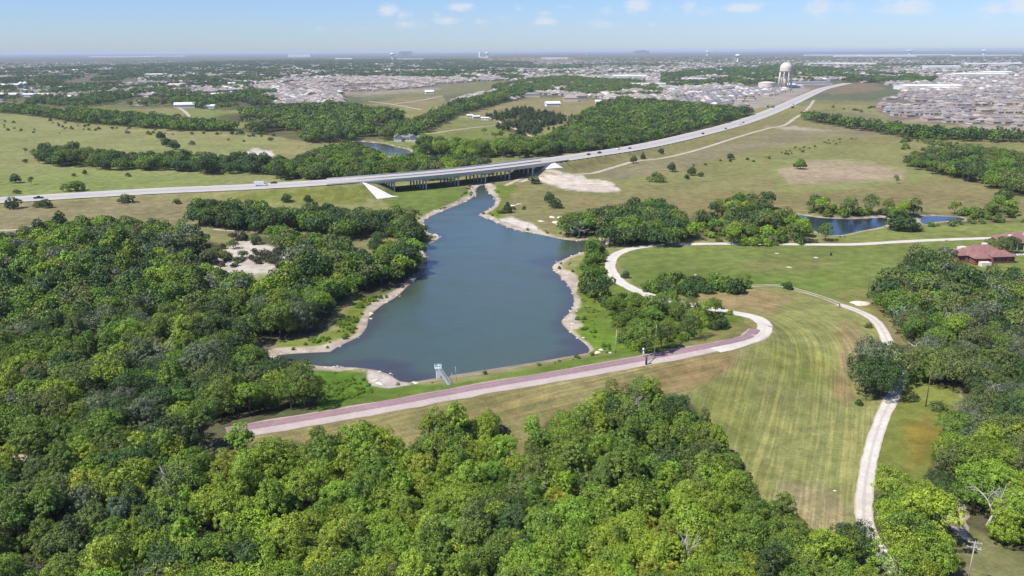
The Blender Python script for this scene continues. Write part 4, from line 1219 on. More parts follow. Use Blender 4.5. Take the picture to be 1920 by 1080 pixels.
rocks = [rock_mesh(RNG, n) for n in range(4)]
for k, (px, py, s, lab, cat, nm) in enumerate([
        (1456, 475, 1.6, 'pale slab in the round meadow, nearest the white track', 'slab', 'stone_slab'), (1530, 483, 2.0, 'largest pale slab, in the meadow next to the black drum', 'slab', 'stone_slab'),
        (1480, 501, 1.9, 'pale slab in the middle of the round meadow', 'slab', 'stone_slab'), (1304, 515, 1.0, 'small pale slab behind the meadow hedge', 'slab', 'stone_slab'),
        (1035, 407, 2.6, 'white limestone rock above the oaks, highest on the bank', 'rock', 'limestone_rock'), (1052, 408, 3.0, 'white limestone rock beside the silvery bare tree on the bank', 'rock', 'limestone_rock'),
        (1041, 417, 3.2, 'broad flat limestone rock in the middle of the bank', 'rock', 'limestone_rock'), (1015, 415, 2.0, 'lone limestone rock between the white beach and the other rocks', 'rock', 'limestone_rock'),
        (1046, 421, 1.6, 'small limestone rock lowest on the bank before the oaks', 'rock', 'limestone_rock'), (962, 386, 2.4, 'pale rock beside the dark juniper on the grassy point', 'rock', 'limestone_rock'),
        (972, 383, 2.2, 'pale rock farthest from the water on the grassy point', 'rock', 'limestone_rock'), (1121, 662, 1.7, 'white rock at the shore where dam and lake meet', 'rock', 'shore_rock'),
        (1131, 656, 1.6, 'white rock in bright grass left of the bare grey pole', 'rock', 'shore_rock'), (1144, 662, 0.9, 'small white rock at the foot of the bare grey pole', 'rock', 'shore_rock'),
        (711, 719, 1.5, 'pale rock at the inner edge of the beach by the intake', 'rock', 'shore_rock'), (703, 713, 1.3, 'pale rock at the tip of the weedy grass by the beach', 'rock', 'shore_rock'),
        (780, 719, 1.2, 'pale rock on the waterline between beach and intake tower', 'rock', 'shore_rock'), (1565, 920, 0.5, 'small white stone lying alone in the mown field', 'rock', 'field_rock')]):
    p = ground([px], [py])[0]
    o_ = link(nm, rocks[k % 4], None, p, k * 1.3)
    o_.scale = (s, s * 0.6, s * 0.5) if nm != 'stone_slab' else (s * 0.7, s * 0.45, 0.3)
    tag(o_, lab, cat, 'pale slabs in the meadow' if nm == 'stone_slab' else None)
dp_ = ground([1558], [479])[0]
dr = thing('black_drum', 'small black drum standing in the round meadow', 'drum', dp_)
MB().lathe([(0.0, 0.0), (0.5, 0.0), (0.5, 0.35), (0.53, 0.38), (0.5, 0.41), (0.5, 0.8), (0.53, 0.83), (0.5, 0.86), (0.5, 1.2), (0.0, 1.2)], (0, 0, 0), 14).build('body', M['darkglass'], dr)
MB().lathe([(0.0, 1.2), (0.55, 1.2), (0.55, 1.27), (0.0, 1.3)], (0, 0, 0.002), 14).build('lid', M['tyre'], dr)


# ------------------------------------------------------------------ tree meshes
def leaf_cards(rng, lobes, n_card, size, core):
    """leaf sprays spread over the shells of many small lobes"""
    L = np.array([(l[0], l[1], l[2], l[3]) for l in lobes])
    n = len(L) * n_card
    li = np.repeat(np.arange(len(L)), n_card)
    d = rng.normal(size=(n, 3))
    d /= np.linalg.norm(d, axis=1, keepdims=True)
    out = L[:, :3] - core[None]
    out /= np.maximum(np.linalg.norm(out, axis=1, keepdims=True), 1e-6)
    o_ = out[li]
    dt = (d * o_).sum(1, keepdims=True)
    d = np.where(dt < -0.25, d - 2 * dt * o_, d)
    pos = L[li, :3] + d * L[li, 3:4] * rng.uniform(0.72, 1.08, (n, 1)) * np.array((1, 1, 0.85))
    nrm = d * 0.9 + o_ * 0.25 + rng.normal(size=(n, 3)) * 0.42
    nrm /= np.linalg.norm(nrm, axis=1, keepdims=True)
    tmp = rng.normal(size=(n, 3))
    u = np.cross(nrm, tmp)
    u /= np.linalg.norm(u, axis=1, keepdims=True)
    vv = np.cross(nrm, u)
    s1 = size * rng.uniform(0.6, 1.25, (n, 1))
    s2 = s1 * rng.uniform(0.55, 0.95, (n, 1))
    bend = nrm * s1 * rng.uniform(-0.3, 0.05, (n, 1))
    q = np.stack([pos - u * s1 + bend, pos - vv * s2, pos + u * s1 + bend, pos + vv * s2], 1).reshape(-1, 3)
    lv = rng.uniform(0, 1, len(L))
    var = np.clip(lv[li] * 0.7 + rng.uniform(0, 0.3, n), 0, 1)
    return q, np.repeat(var, 4)


def crown_lobes(rng, kind, scale_n=1.0):
    if kind == 'broad':
        R, Ht, nm = rng.uniform(4.4, 5.4), rng.uniform(9.5, 12.5), rng.integers(6, 9)
    elif kind == 'tall':
        R, Ht, nm = rng.uniform(3.4, 4.2), rng.uniform(12.5, 15), rng.integers(6, 9)
    elif kind == 'oak':
        R, Ht, nm = rng.uniform(5.2, 6.4), rng.uniform(7.5, 9.5), rng.integers(7, 10)
    elif kind == 'round':
        R, Ht, nm = rng.uniform(4.0, 4.6), rng.uniform(6.6, 7.6), 9
    elif kind == 'juniper':
        R, Ht, nm = rng.uniform(2.0, 2.7), rng.uniform(5.5, 7.5), 5
    else:  # bushy
        R, Ht, nm = rng.uniform(2.6, 3.4), rng.uniform(4.0, 5.4), 6
    lobes, majors = [], []
    a0 = rng.uniform(0, 6.28)
    for k in range(nm):
        if kind == 'juniper':
            z = Ht * (0.2 + 0.66 * k / (nm - 1))
            c = np.array((rng.normal() * 0.25, rng.normal() * 0.25, z))
            r = R * (1.0 - 0.68 * k / (nm - 1)) * rng.uniform(0.85, 1.1)
        elif k == 0:
            r = R * 0.58
            c = np.array((rng.normal() * R * 0.1, rng.normal() * R * 0.1, Ht - r * 0.95))
        else:
            a = a0 + k * 2.4 + rng.normal() * 0.25
            rad = R * rng.uniform(0.42, 0.66)
            r = R * rng.uniform(0.36, 0.54)
            lo, hi = {'oak': (0.42, 0.78), 'bushy': (0.2, 0.66), 'round': (0.24, 0.6), 'tall': (0.34, 0.82)}.get(kind, (0.4, 0.78))
            c = np.array((math.cos(a) * rad, math.sin(a) * rad, Ht * rng.uniform(lo, hi)))
        majors.append((c, r))
        nl = max(4, int((21 if kind != 'juniper' else 13) * scale_n * (r / (0.48 * R)) ** 1.5))
        g = np.array((1 + 5 ** 0.5) / 2)
        for j in range(nl):
            zz_ = 1 - (j + 0.5) / nl * 1.55
            ph = 2 * math.pi * j / g + rng.uniform(0, 1.2)
            rr_ = math.sqrt(max(0, 1 - zz_ * zz_))
            dd = np.array((rr_ * math.cos(ph), rr_ * math.sin(ph), zz_ * (0.85 if kind != 'tall' else 1.05)))
            p = c + dd * r * rng.uniform(0.68, 1.02)
            lobes.append((p[0], p[1], p[2], r * rng.uniform(0.22, 0.42)))
    return lobes, majors, R, Ht


def trunk_mb(rng, majors, Ht, r0):
    mb = MB()
    fork = np.array((rng.normal() * 0.3, rng.normal() * 0.3, Ht * 0.3))
    mb.tube((0, 0, -0.5), fork, r0, r0 * 0.72, 7, False)
    for c, r in majors:
        mid = fork * 0.5 + c * 0.5 + np.array((0, 0, -0.12 * Ht)) * (0.5 if c[2] > fork[2] + 1 else 0)
        mb.tube(fork, mid, r0 * 0.5, r0 * 0.33, 5, False)
        mb.tube(mid, c + np.array((0, 0, r * 0.3)), r0 * 0.33, r0 * 0.08, 5, False)
    return mb


def join_np(parts, mats, name):
    v, f, mi, va = [], [], [], []
    b = 0
    for (pv, pf, m_, a_) in parts:
        pv = np.asarray(pv, float)
        v.append(pv)
        f.append(np.asarray(pf) + b)
        mi.append(np.full(len(pf), m_))
        va.append(a_)
        b += len(pv)
    return np_mesh(name, np.concatenate(v), np.concatenate(f), mats, {'var': np.concatenate(va)}, matidx=np.concatenate(mi))


LIB = {}          # kind -> list of {'crown', 'trunk' (meshes), 'mid', 'far' (single meshes), 'R', 'H'}
for kind, nvar in (('broad', 9), ('tall', 3), ('oak', 4), ('round', 3), ('juniper', 3), ('bushy', 4)):
    LIB[kind] = []
    for k in range(nvar):
        rng = np.random.default_rng(100 + k * 13 + len(kind) * 7)
        lobes, majors, R, Ht = crown_lobes(rng, kind)
        core = np.array((0, 0, Ht * 0.5))
        ncard, size = {'broad': (58, 0.165), 'tall': (58, 0.16), 'oak': (58, 0.17), 'round': (44, 0.2), 'juniper': (60, 0.14), 'bushy': (48, 0.14)}[kind]
        if kind in ('broad', 'tall') and k % 4 == 3:     # thin crowned ones, limbs showing
            ncard = int(ncard * 0.5)
        q, va = leaf_cards(rng, lobes, ncard, size, core)
        qf = np.arange(len(q)).reshape(-1, 4)
        crown = np_mesh('crown', q, qf, [M['leaf']], {'var': va})
        r0 = {'broad': 0.28, 'tall': 0.28, 'oak': 0.36, 'round': 0.3, 'juniper': 0.16, 'bushy': 0.13}[kind]
        tmb = trunk_mb(rng, majors, Ht, r0)
        trunk = tmb.mesh('trunk', M['bark'], True)
        tv, tf = np.array(tmb.v), np.array(tmb.f)
        both = join_np([(q, qf, 0, va), (tv, tf, 1, np.zeros(len(tv)))], [M['leaf'], M['bark']], 'tree_full')
        q2, va2 = leaf_cards(rng, lobes, 16, size * 2.0, core)
        st = MB().tube((0, 0, -0.5), (0, 0, Ht * 0.6), r0, r0 * 0.5, 5, False)
        mid = join_np([(q2, np.arange(len(q2)).reshape(-1, 4), 0, va2), (np.array(st.v), np.array(st.f), 1, np.zeros(len(st.v)))], [M['leaf'], M['bark']], 'tree_mid')
        lob3 = [l for l in lobes[::4]]
        q3, va3 = leaf_cards(rng, [(l[0], l[1], l[2], l[3] * 1.6) for l in lob3], 9, size * 4.4, core)
        far = np_mesh('tree_far', q3, np.arange(len(q3)).reshape(-1, 4), [M['leaf']], {'var': va3})
        LIB[kind].append(dict(crown=crown, trunk=trunk, full=both, mid=mid, far=far, R=R, H=Ht))

# a clump of distant trees, some 26 m long
GROVES = []
for k in range(5):
    rng = np.random.default_rng(500 + k)
    lobes = []
    for j in range(9):
        a, r = rng.uniform(0, 6.28), rng.uniform(2.5, 4.2)
        lobes.append((rng.normal() * 8.5, rng.normal() * 4.5, rng.uniform(2.6, 6.0), r))
    q, va = leaf_cards(rng, lobes, 16, 1.35, np.array((0, 0, 0.0)))
    GROVES.append(np_mesh('grove', q, np.arange(len(q)).reshape(-1, 4), [M['leaf']], {'var': va}))


# ------------------------------------------------------------------ scattering
def gn_instances(name, pts, rot, scl, idx, tint, meshes, label, cat):
    """one object: the given meshes set down at the given points"""
    src = bpy.data.collections.new(name + '_source')
    for k, me in enumerate(meshes):
        src.objects.link(bpy.data.objects.new(f'{name}_source_{k:03d}', me))
    me = bpy.data.meshes.new(name)
    me.vertices.add(len(pts))
    me.vertices.foreach_set('co', np.asarray(pts, np.float32).ravel())
    for an, typ, arr, key in (('rot', 'FLOAT', rot, 'value'), ('scl', 'FLOAT', scl, 'value'), ('idx', 'INT', idx, 'value'), ('tint', 'FLOAT_VECTOR', tint, 'vector')):
        me.attributes.new(an, typ, 'POINT').data.foreach_set(key, np.asarray(arr, np.int32 if typ == 'INT' else np.float32).ravel())
    ob = link(name, me)
    tag(ob, label, cat, None, 'stuff')
    ng = bpy.data.node_groups.new(name, 'GeometryNodeTree')
    ng.interface.new_socket('Geometry', in_out='INPUT', socket_type='NodeSocketGeometry')
    ng.interface.new_socket('Geometry', in_out='OUTPUT', socket_type='NodeSocketGeometry')
    N, Lk = ng.nodes.new, ng.links.new
    gi, go = N('NodeGroupInput'), N('NodeGroupOutput')
    ip_ = N('GeometryNodeInstanceOnPoints')
    ci = N('GeometryNodeCollectionInfo')
    ci.inputs['Collection'].default_value = src
    ci.inputs['Separate Children'].default_value = True
    ci.inputs['Reset Children'].default_value = True
    ip_.inputs['Pick Instance'].default_value = True

    def na(nm, typ):
        a = N('GeometryNodeInputNamedAttribute')
        a.data_type = typ
        a.inputs['Name'].default_value = nm
        return a.outputs['Attribute']
    cx = N('ShaderNodeCombineXYZ')
    Lk(na('rot', 'FLOAT'), cx.inputs[2])
    er = N('FunctionNodeEulerToRotation')
    Lk(cx.outputs[0], er.inputs[0])
    Lk(gi.outputs[0], ip_.inputs['Points'])
    Lk(ci.outputs[0], ip_.inputs['Instance'])
    Lk(na('idx', 'INT'), ip_.inputs['Instance Index'])
    Lk(er.outputs[0], ip_.inputs['Rotation'])
    Lk(na('scl', 'FLOAT'), ip_.inputs['Scale'])
    Lk(ip_.outputs[0], go.inputs[0])
    md = ob.modifiers.new('scatter', 'NODES')
    md.node_group = ng
    return ob


KINDS_T = ['broad', 'tall', 'oak', 'round', 'juniper', 'bushy']
TNAME = {LIME: 'lime green', BRIGHT: 'bright green', MID: 'mid green', DARK: 'dark green', OLIVE: 'olive green', GREY: 'grey green', JUN: 'blackish green'}
GAPS = [  # openings in the woods: tracks and bare patches seen from above
    [(350, 490), (385, 474), (425, 458), (440, 444), (482, 444), (508, 456), (526, 470), (552, 500), (545, 514), (480, 516), (430, 505), (370, 506)],
    [(655, 448), (700, 444), (748, 448), (735, 464), (700, 478), (665, 474)],
    [(1770, 905), (1800, 905), (1812, 960), (1806, 985), (1850, 1012), (1990, 1068), (1990, 1110), (1770, 1110), (1782, 1010), (1780, 960)],
]
PATCHY = {'suburb_trees': (70, 0.57), 'farm_scatter': (38, 0.62), 'tower_wood': (60, 0.5), 'town_wood': (60, 0.42), 'mid_wood': (60, 0.56), 'farm_trees': (50, 0.45), 'valley_wood': (45, 0.38), 'corner_wood': (30, 0.36), 'pond_thicket': (14, 0.36), 'juniper_grove': (20, 0.46), 'shore_scrub': (12, 0.26)}
FARGAPS = [[(345, 206), (430, 206), (480, 222), (430, 232), (360, 222)], [(436, 210), (500, 222), (525, 231), (470, 228), (430, 218)], [(690, 198), (745, 184), (830, 178), (835, 190), (800, 204), (750, 200), (700, 208)], [(655, 224), (690, 222), (690, 232), (650, 234)], [(675, 250), (705, 248), (730, 264), (690, 266)],
           [(740, 262), (790, 262), (788, 280), (745, 277)], [(805, 284), (845, 284), (848, 299), (800, 300)], [(690, 302), (740, 298), (735, 310), (700, 310)], [(1310, 438), (1360, 434), (1370, 446), (1320, 446)]]
TRACKGAP = [(1150, 515), (1215, 547), (1275, 560), (1335, 571), (1405, 586), (1440, 600), (1440, 630), (1408, 604), (1330, 585), (1270, 575), (1210, 561), (1150, 532)]
trees = []      # x, y, z, rot, scale, kind, variant, tint, wood
for wi, (nm, (poly, sp, kinds, sf, tints, lift)) in enumerate(WOODS.items()):
    rng = np.random.default_rng(900 + wi)
    pa = np.array(poly, float)
    w_ = at_z(pa[:, 0], np.maximum(pa[:, 1], 110), 2.0)
    lo, hi = w_[:, :2].min(0) - 5, w_[:, :2].max(0) + 5
    nx, ny = int((hi[0] - lo[0]) / sp) + 2, int((hi[1] - lo[1]) / (sp * 0.87)) + 2
    X, Y = np.meshgrid(np.arange(nx, dtype=float), np.arange(ny, dtype=float))
    X = X + 0.5 * (Y % 2)
    X, Y = (lo[0] + X * sp).ravel(), (lo[1] + Y * sp * 0.87).ravel()
    X += rng.normal(size=len(X)) * sp * 0.22
    Y += rng.normal(size=len(X)) * sp * 0.22
    sc = sf * np.clip(rng.normal(1.0, 0.16, len(X)), 0.66, 1.4)
    Z = height(X, Y)
    px, py = project(X, Y, Z + lift * sc)
    ok = np.isfinite(px)
    px, py = np.where(ok, px, -9e5), np.where(ok, py, -9e5)
    jig = (fbm(X / 12, Y / 12, 61) - 0.5) * 10
    ok &= in_poly(px, py + jig * 0.4, pa)
    bx, by = project(X, Y, Z)
    Rp = sc * 4.6 * FPX / np.hypot(np.hypot(X, Y), CAMZ)
    if nm in ('low_wood', 'lake_wood', 'house_wood', 'gate_wood', 'bridge_wood'):
        for ox, oy in ((-0.55, 0.1), (0.55, 0.1), (0, -0.5), (0, 0.75)):
            ok &= in_poly(px + ox * Rp, py + oy * Rp, pa)
        for gpoly in GAPS[2:]:
            for ox in (-0.6, 0.6):
                ok &= ~in_poly(px + ox * Rp, py, gpoly)
    if nm in PATCHY:
        sc_, th_ = PATCHY[nm]
        ok &= fbm(X / sc_, Y / (sc_ * 2.2), 200 + wi) > th_
    for gpoly in FARGAPS:
        ok &= ~in_poly(px, py, gpoly)
    if nm in ('shore_scrub', 'meadow_hedge'):
        for u_ in (-0.8, -0.3, 0.2, 0.8):
            ok &= ~in_poly(px, py + u_ * Rp * (0.6 if nm == 'shore_scrub' else 0.3), TRACKGAP)
    for gpoly in GAPS:
        if nm != 'gate_wood':
            ok &= ~in_poly(bx, by, gpoly) & ~in_poly(px, py, gpoly)
    # keep trunks out of the water and off the roads
    for wp in WATERS:
        ok &= water_sd(X, Y, wp, 20) > 3.0
    dd, _ = seg_dist(X, Y, dam_w)
    ok &= dd > 9
    dd, _ = seg_dist(X, Y, PATH2)
    ok &= dd > 5.0
    dd, _ = seg_dist(X, Y, hw_w)
    ok &= dd > 19
    kn, kw = list(kinds), np.array(list(kinds.values()))
    tn, tw = [q[0] for q in tints], np.array([q[1] for q in tints], float)
    cl = fbm(X / 28, Y / 28, 70 + wi)
    for i in np.nonzero(ok)[0]:
        kind = kn[rng.choice(len(kn), p=kw / kw.sum())]
        # like trees grow in groups
        t0 = int(np.clip((cl[i] - 0.22) / 0.56, 0, 0.999) * 997) / 997
        cum = np.cumsum(tw / tw.sum())
        ti = int(np.searchsorted(cum, t0)) if rng.random() < 0.45 else rng.choice(len(tn), p=tw / tw.sum())
        var = rng.integers(len(LIB[kind]))
        s = sc[i] * (1.0 if kind != 'bushy' else rng.uniform(0.7, 1.1))
        if nm == 'house_wood' and py[i] > 818 and px[i] > 1788 and rng.random() < 0.75:
            ti, tn_ = 0, [LIME, BRIGHT][rng.integers(2)]
        elif nm == 'low_wood' and px[i] > 1130 and py[i] < 905 and rng.random() < 0.7:
            ti, tn_ = 0, [DARK, MID, MID, OLIVE][rng.integers(4)]
        elif nm == 'low_wood' and px[i] < 330 and rng.random() < 0.5:
            ti, tn_ = 0, [DARK, MID, MID, OLIVE, GREY][rng.integers(5)]
        else:
            tn_ = tn[min(ti, len(tn) - 1)]
        tint = np.array(tn_) * rng.uniform(0.84, 1.16) * (1 + rng.normal(size=3) * 0.05)
        trees.append((X[i], Y[i], Z[i] - 0.1, rng.uniform(0, 6.28), s, kind, int(var), tint, nm, tn_, px[i], py[i]))
print('wood trees', len(trees))

# ------------------------------------------------------------------ the trees that show largest are things; the rest is woodland
PLACE = {'low_wood': 'wood below the dam', 'lake_wood': 'wide wood on the wooded side of the lake', 'house_wood': 'wood around the red roofed house', 'gate_wood': 'clump where the gravel path enters the trees', 'bridge_wood': 'wood between highway and lake',
         'shore_scrub': 'scrub along the lake shore by the white track'}
GROUPN = {'low_wood': 'trees of the wood below the dam', 'lake_wood': 'trees of the wood beside the lake', 'house_wood': 'trees of the wood by the red roofed house', 'gate_wood': 'trees at the end of the gravel path',
          'shore_scrub': 'shrubs of the lake shore scrub', 'bridge_wood': 'trees of the wood between highway and lake'}


def spot(nm, px, py):
    if nm == 'low_wood':
        if px > 1330 and py < 960:
            return 'at the mown field edge'
        if px > 1400:
            return 'near the gravel path end'
        if py < 850:
            return 'below the red dam road' if px < 700 else ('under the brown dam slope' if px < 980 else 'on the spur up the dam slope')
        if py > 1010:
            return 'nearest row' + (' under the lake wood' if px < 400 else ' under the dam tip' if px < 720 else ' under the intake tower' if px < 1050 else ' towards the mown field')
        return ('beside the white wood track' if px < 380 else 'low wood below the dam tip' if px < 700 else 'low wood under the intake tower' if px < 1020 else 'wood spur by the field')
    if nm == 'lake_wood':
        if py > 790:
            return 'along the white wood track'
        if px > 430:
            return 'above the weedy beach' if py > 660 else 'above the sandy inlet'
        return 'beyond the white wood track' if py > 690 else 'inside the lake wood'
    if nm == 'house_wood':
        if py > 860:
            return 'beside the pale gate track'
        if py > 740:
            return 'by the grass bay'
        return 'beyond the gravel path' if px < 1780 else 'below the red roofed house'
    if nm == 'gate_wood':
        return 'where the gravel path ends'
    if nm == 'shore_scrub':
        return 'in the lake shore scrub'
    return 'in the ' + PLACE.get(nm, 'distant wood')


KNAME = {'broad': 'round', 'tall': 'tall', 'oak': 'wide spreading', 'juniper': 'pointed', 'bushy': 'bushy'}
score = np.array([q[4] * LIB[q[5]][q[6]]['R'] / math.hypot(q[0], q[1], CAMZ) if (-10 < q[10] < 1930 and q[11] < 1095) else -1 for q in trees])
pick = set(np.argsort(-score)[:232].tolist())
used_l = set()
TX, TY = np.array([q[0] for q in trees]), np.array([q[1] for q in trees])
for i in sorted(pick):
    x, y, z, rot, s, kind, var, tint, nm, tn, px, py = trees[i]
    lib = LIB[kind][var]
    size = 'small ' if s < 0.86 else ('big ' if s > 1.14 else '')
    lab = f'{size}{TNAME[tn]} {KNAME[kind]} tree, {spot(nm, px, py)}'
    if lab in used_l:
        dn_ = (TX - x) ** 2 + (TY - y) ** 2
        dn_[i] = 1e9
        j_ = [q for q in np.argsort(dn_)[:6] if trees[q][9] != tn]
        for q in j_:
            l2 = lab + f' beside a {TNAME[trees[q][9]]} one'
            if l2 not in used_l:
                lab = l2
                break
    used_l.add(lab)
    r = thing('broadleaf_tree' if kind in ('broad', 'tall') else ('oak_tree' if kind == 'oak' else 'shore_shrub'), lab, 'tree', (x, y, z), rot, GROUPN[nm] if nm in GROUPN else None)
    r.scale = (s, s, s)
    for pn in ('crown', 'trunk'):
        o_ = link(pn, lib[pn], r)
        o_['tint'] = [float(q) for q in tint]

SRC, SIDX = [], {}
for kind in KINDS_T:
    for k, lib in enumerate(LIB[kind]):
        for lod in ('full', 'mid', 'far'):
            SIDX[(kind, k, lod)] = len(SRC)
            SRC.append(lib[lod])
rows = []
for i, q in enumerate(trees):
    if i in pick:
        continue
    d = math.hypot(q[0], q[1])
    lod = 'full' if d < 330 else ('mid' if d < 1000 else 'far')
    rows.append((q[0], q[1], q[2], q[3], q[4], SIDX[(q[5], q[6], lod)], *q[7]))
# low scrub: saplings along the wood edges, weeds by the beach, bushes scattered over the pastures, the streets' trees far off
rng = np.random.default_rng(77)


def scrub(poly, n, kinds, s0, s1, tints, lod='mid'):
    pa = np.array(poly, float)
    w_ = at_z(pa[:, 0], pa[:, 1], 1.0)
    lo, hi = w_[:, :2].min(0), w_[:, :2].max(0)
    got = 0
    for _ in range(40):
        X, Y = rng.uniform(lo[0], hi[0], n * 3), rng.uniform(lo[1], hi[1], n * 3)
        Z = height(X, Y)
        px, py = project(X, Y, Z)
        ok = in_poly(px, py, pa) & (fbm(X / 11, Y / 11, 88) > 0.42)
        for wp in WATERS:
            ok &= water_sd(X, Y, wp, 20) > 2.5
        for k in np.nonzero(ok)[0]:
            kd = kinds[rng.integers(len(kinds))]
            tt = np.array(tints[rng.integers(len(tints))]) * rng.uniform(0.8, 1.2)
            rows.append((X[k], Y[k], Z[k] - 0.05, rng.uniform(0, 6.28), rng.uniform(s0, s1), SIDX[(kd, int(rng.integers(len(LIB[kd]))), lod)], *tt))
            got += 1
            if got >= n:
                return


WEED = (0.14, 0.25, 0.03)
scrub([(596, 700), (640, 702), (690, 714), (700, 738), (650, 756), (604, 764), (588, 742)], 190, ['bushy'], 0.07, 0.2, [WEED, BRIGHT])
scrub([(640, 590), (664, 585), (672, 602), (650, 625), (610, 640), (560, 650), (560, 642), (620, 628)], 90, ['bushy'], 0.08, 0.24, [WEED, BRIGHT])
scrub([(670, 566), (720, 552), (730, 556), (680, 578), (664, 585)], 40, ['bushy'], 0.12, 0.3, [WEED, BRIGHT])
scrub([(1084, 560), (1130, 560), (1180, 600), (1190, 655), (1120, 662), (1092, 620)], 40, ['bushy'], 0.1, 0.22, [WEED, BRIGHT])
scrub([(1170, 560), (1240, 575), (1370, 580), (1390, 600), (1250, 650), (1190, 655)], 60, ['bushy'], 0.2, 0.5, [MID, BRIGHT])
scrub([(1150, 455), (1280, 448), (1400, 450), (1510, 448), (1540, 452), (1400, 456), (1240, 458)], 40, ['bushy'], 0.15, 0.4, [MID, OLIVE])
scrub([(80, 225), (230, 234), (420, 246), (540, 256), (500, 268), (380, 262), (260, 252), (120, 245)], 60, ['bushy'], 0.35, 0.9, [OLIVE, MID])
scrub([(0, 226), (60, 236), (130, 250), (60, 258), (0, 256)], 10, ['bushy'], 0.35, 0.8, [OLIVE, MID])
scrub([(1400, 300), (1520, 268), (1600, 258), (1610, 262), (1520, 284), (1420, 306)], 30, ['bushy'], 0.2, 0.55, [OLIVE, MID])
scrub([(1290, 316), (1300, 308), (1360, 296), (1410, 300), (1380, 304)], 8, ['bushy'], 0.3, 0.6, [DARK, MID])
scrub([(1290, 200), (1640, 202), (1650, 206), (1640, 214), (1560, 204)], 14, ['bushy'], 0.5, 1.0, [OLIVE, DARK])
scrub([(1690, 262), (1780, 256), (1800, 275), (1760, 282), (1700, 285), (1680, 275)], 36, ['bushy', 'broad'], 0.5, 0.9, [OLIVE, MID])
scrub([(1055, 216), (1130, 208), (1110, 226), (1040, 246), (1010, 244)], 26, ['juniper'], 0.5, 1.0, [JUN, DARK])
scrub([(900, 250), (1000, 262), (940, 266), (900, 262)], 8, ['broad'], 0.5, 0.8, [MID])
scrub([(372, 494), (425, 462), (440, 448), (482, 447), (520, 468), (548, 500), (480, 512)], 60, ['bushy', 'bushy', 'oak'], 0.3, 0.75, [OLIVE, (0.07, 0.075, 0.04)])
scrub([(1812, 958), (1860, 980), (1940, 996), (1940, 1034), (1860, 1004), (1815, 986)], 34, ['bushy'], 0.5, 0.95, [BRIGHT, WEED], 'full')
scrub([(660, 450), (745, 450), (735, 464), (700, 476), (665, 474)], 3, ['oak'], 0.6, 0.8, [DARK])
for wk_, n_w in ((0, 420), (1, 60)):
    wp = WATERS[wk_]
    for k in range(n_w):
        e_ = rng.integers(len(wp))
        p0_, p1_ = wp[e_, :2], wp[(e_ + 1) % len(wp), :2]
        tgt = (p1_ - p0_) / np.linalg.norm(p1_ - p0_)
        q_ = p0_ + (p1_ - p0_) * rng.random() + np.array((tgt[1], -tgt[0])) * rng.choice((-1, 1)) * rng.uniform(2.5, 9)
        X_, Y_ = np.array([q_[0]]), np.array([q_[1]])
        s_ = water_sd(X_, Y_, wp)[0]
        if s_ < 1.6 or fbm(X_ / 16, Y_ / 16, 93)[0] < 0.5 or seg_dist(X_, Y_, dam_w)[0][0] < 12:
            continue
        rows.append((q_[0], q_[1], height(X_, Y_)[0] - 0.05, rng.uniform(0, 6.28), rng.uniform(0.1, 0.34), SIDX[('bushy', int(rng.integers(4)), 'mid')], *(np.array([WEED, WEED, BRIGHT, OLIVE][rng.integers(4)]) * rng.uniform(0.8, 1.2))))
rows = np.array(rows, float)
gn_instances('woodland', rows[:, :3], rows[:, 3], rows[:, 4], rows[:, 5].astype(int), rows[:, 6:9], SRC, 'close woodland and scrub that fills in behind and between the nearer trees', 'woodland')


st_r = []
for k in range(760):
    e_ = rng.integers(len(lake_w))
    p0_, p1_ = lake_w[e_, :2], lake_w[(e_ + 1) % len(lake_w), :2]
    tgt = (p1_ - p0_) / np.linalg.norm(p1_ - p0_)
    q_ = p0_ + (p1_ - p0_) * rng.random() + np.array((tgt[1], -tgt[0])) * rng.choice((-1, 1)) * abs(rng.normal()) * 2.0
    if fbm(np.array([q_[0] / 18]), np.array([q_[1] / 18]), 96)[0] < 0.46:
        continue
    s_ = water_sd(np.array([q_[0]]), np.array([q_[1]]), lake_w)[0]
    if -1.2 < s_ < 6:
        g_ = rng.uniform(0.7, 1.3)
        st_r.append((q_[0], q_[1], max(-0.1, s_ * 0.07), rng.uniform(0, 6.28), rng.uniform(0.15, 0.75) ** 1.3, rng.integers(4), g_, g_, g_))
st_r = np.array(st_r)
gn_instances('shore_stones', st_r[:, :3], st_r[:, 3], st_r[:, 4], st_r[:, 5].astype(int), st_r[:, 6:9], rocks, 'pale stones and rubble strewn along the lake shore', 'stones')


# ------------------------------------------------------------------ trees and bushes one can point to
def field_tree(name, cat, label, px, py, kind, hgt, tint, wide=1.0, group=None):
    p = ground([px], [py])[0]
    k = int(RNG.integers(len(LIB[kind])))
    lib = LIB[kind][k]
    s = hgt / lib['H']
    r = thing(name, label, cat, p, RNG.uniform(0, 6.28), group)
    r.scale = (s * wide, s * wide, s)
    for pn in ('crown', 'trunk'):
        o_ = link(pn, lib[pn], r)
        o_['tint'] = [float(q) * 1.0 for q in tint]
    return r


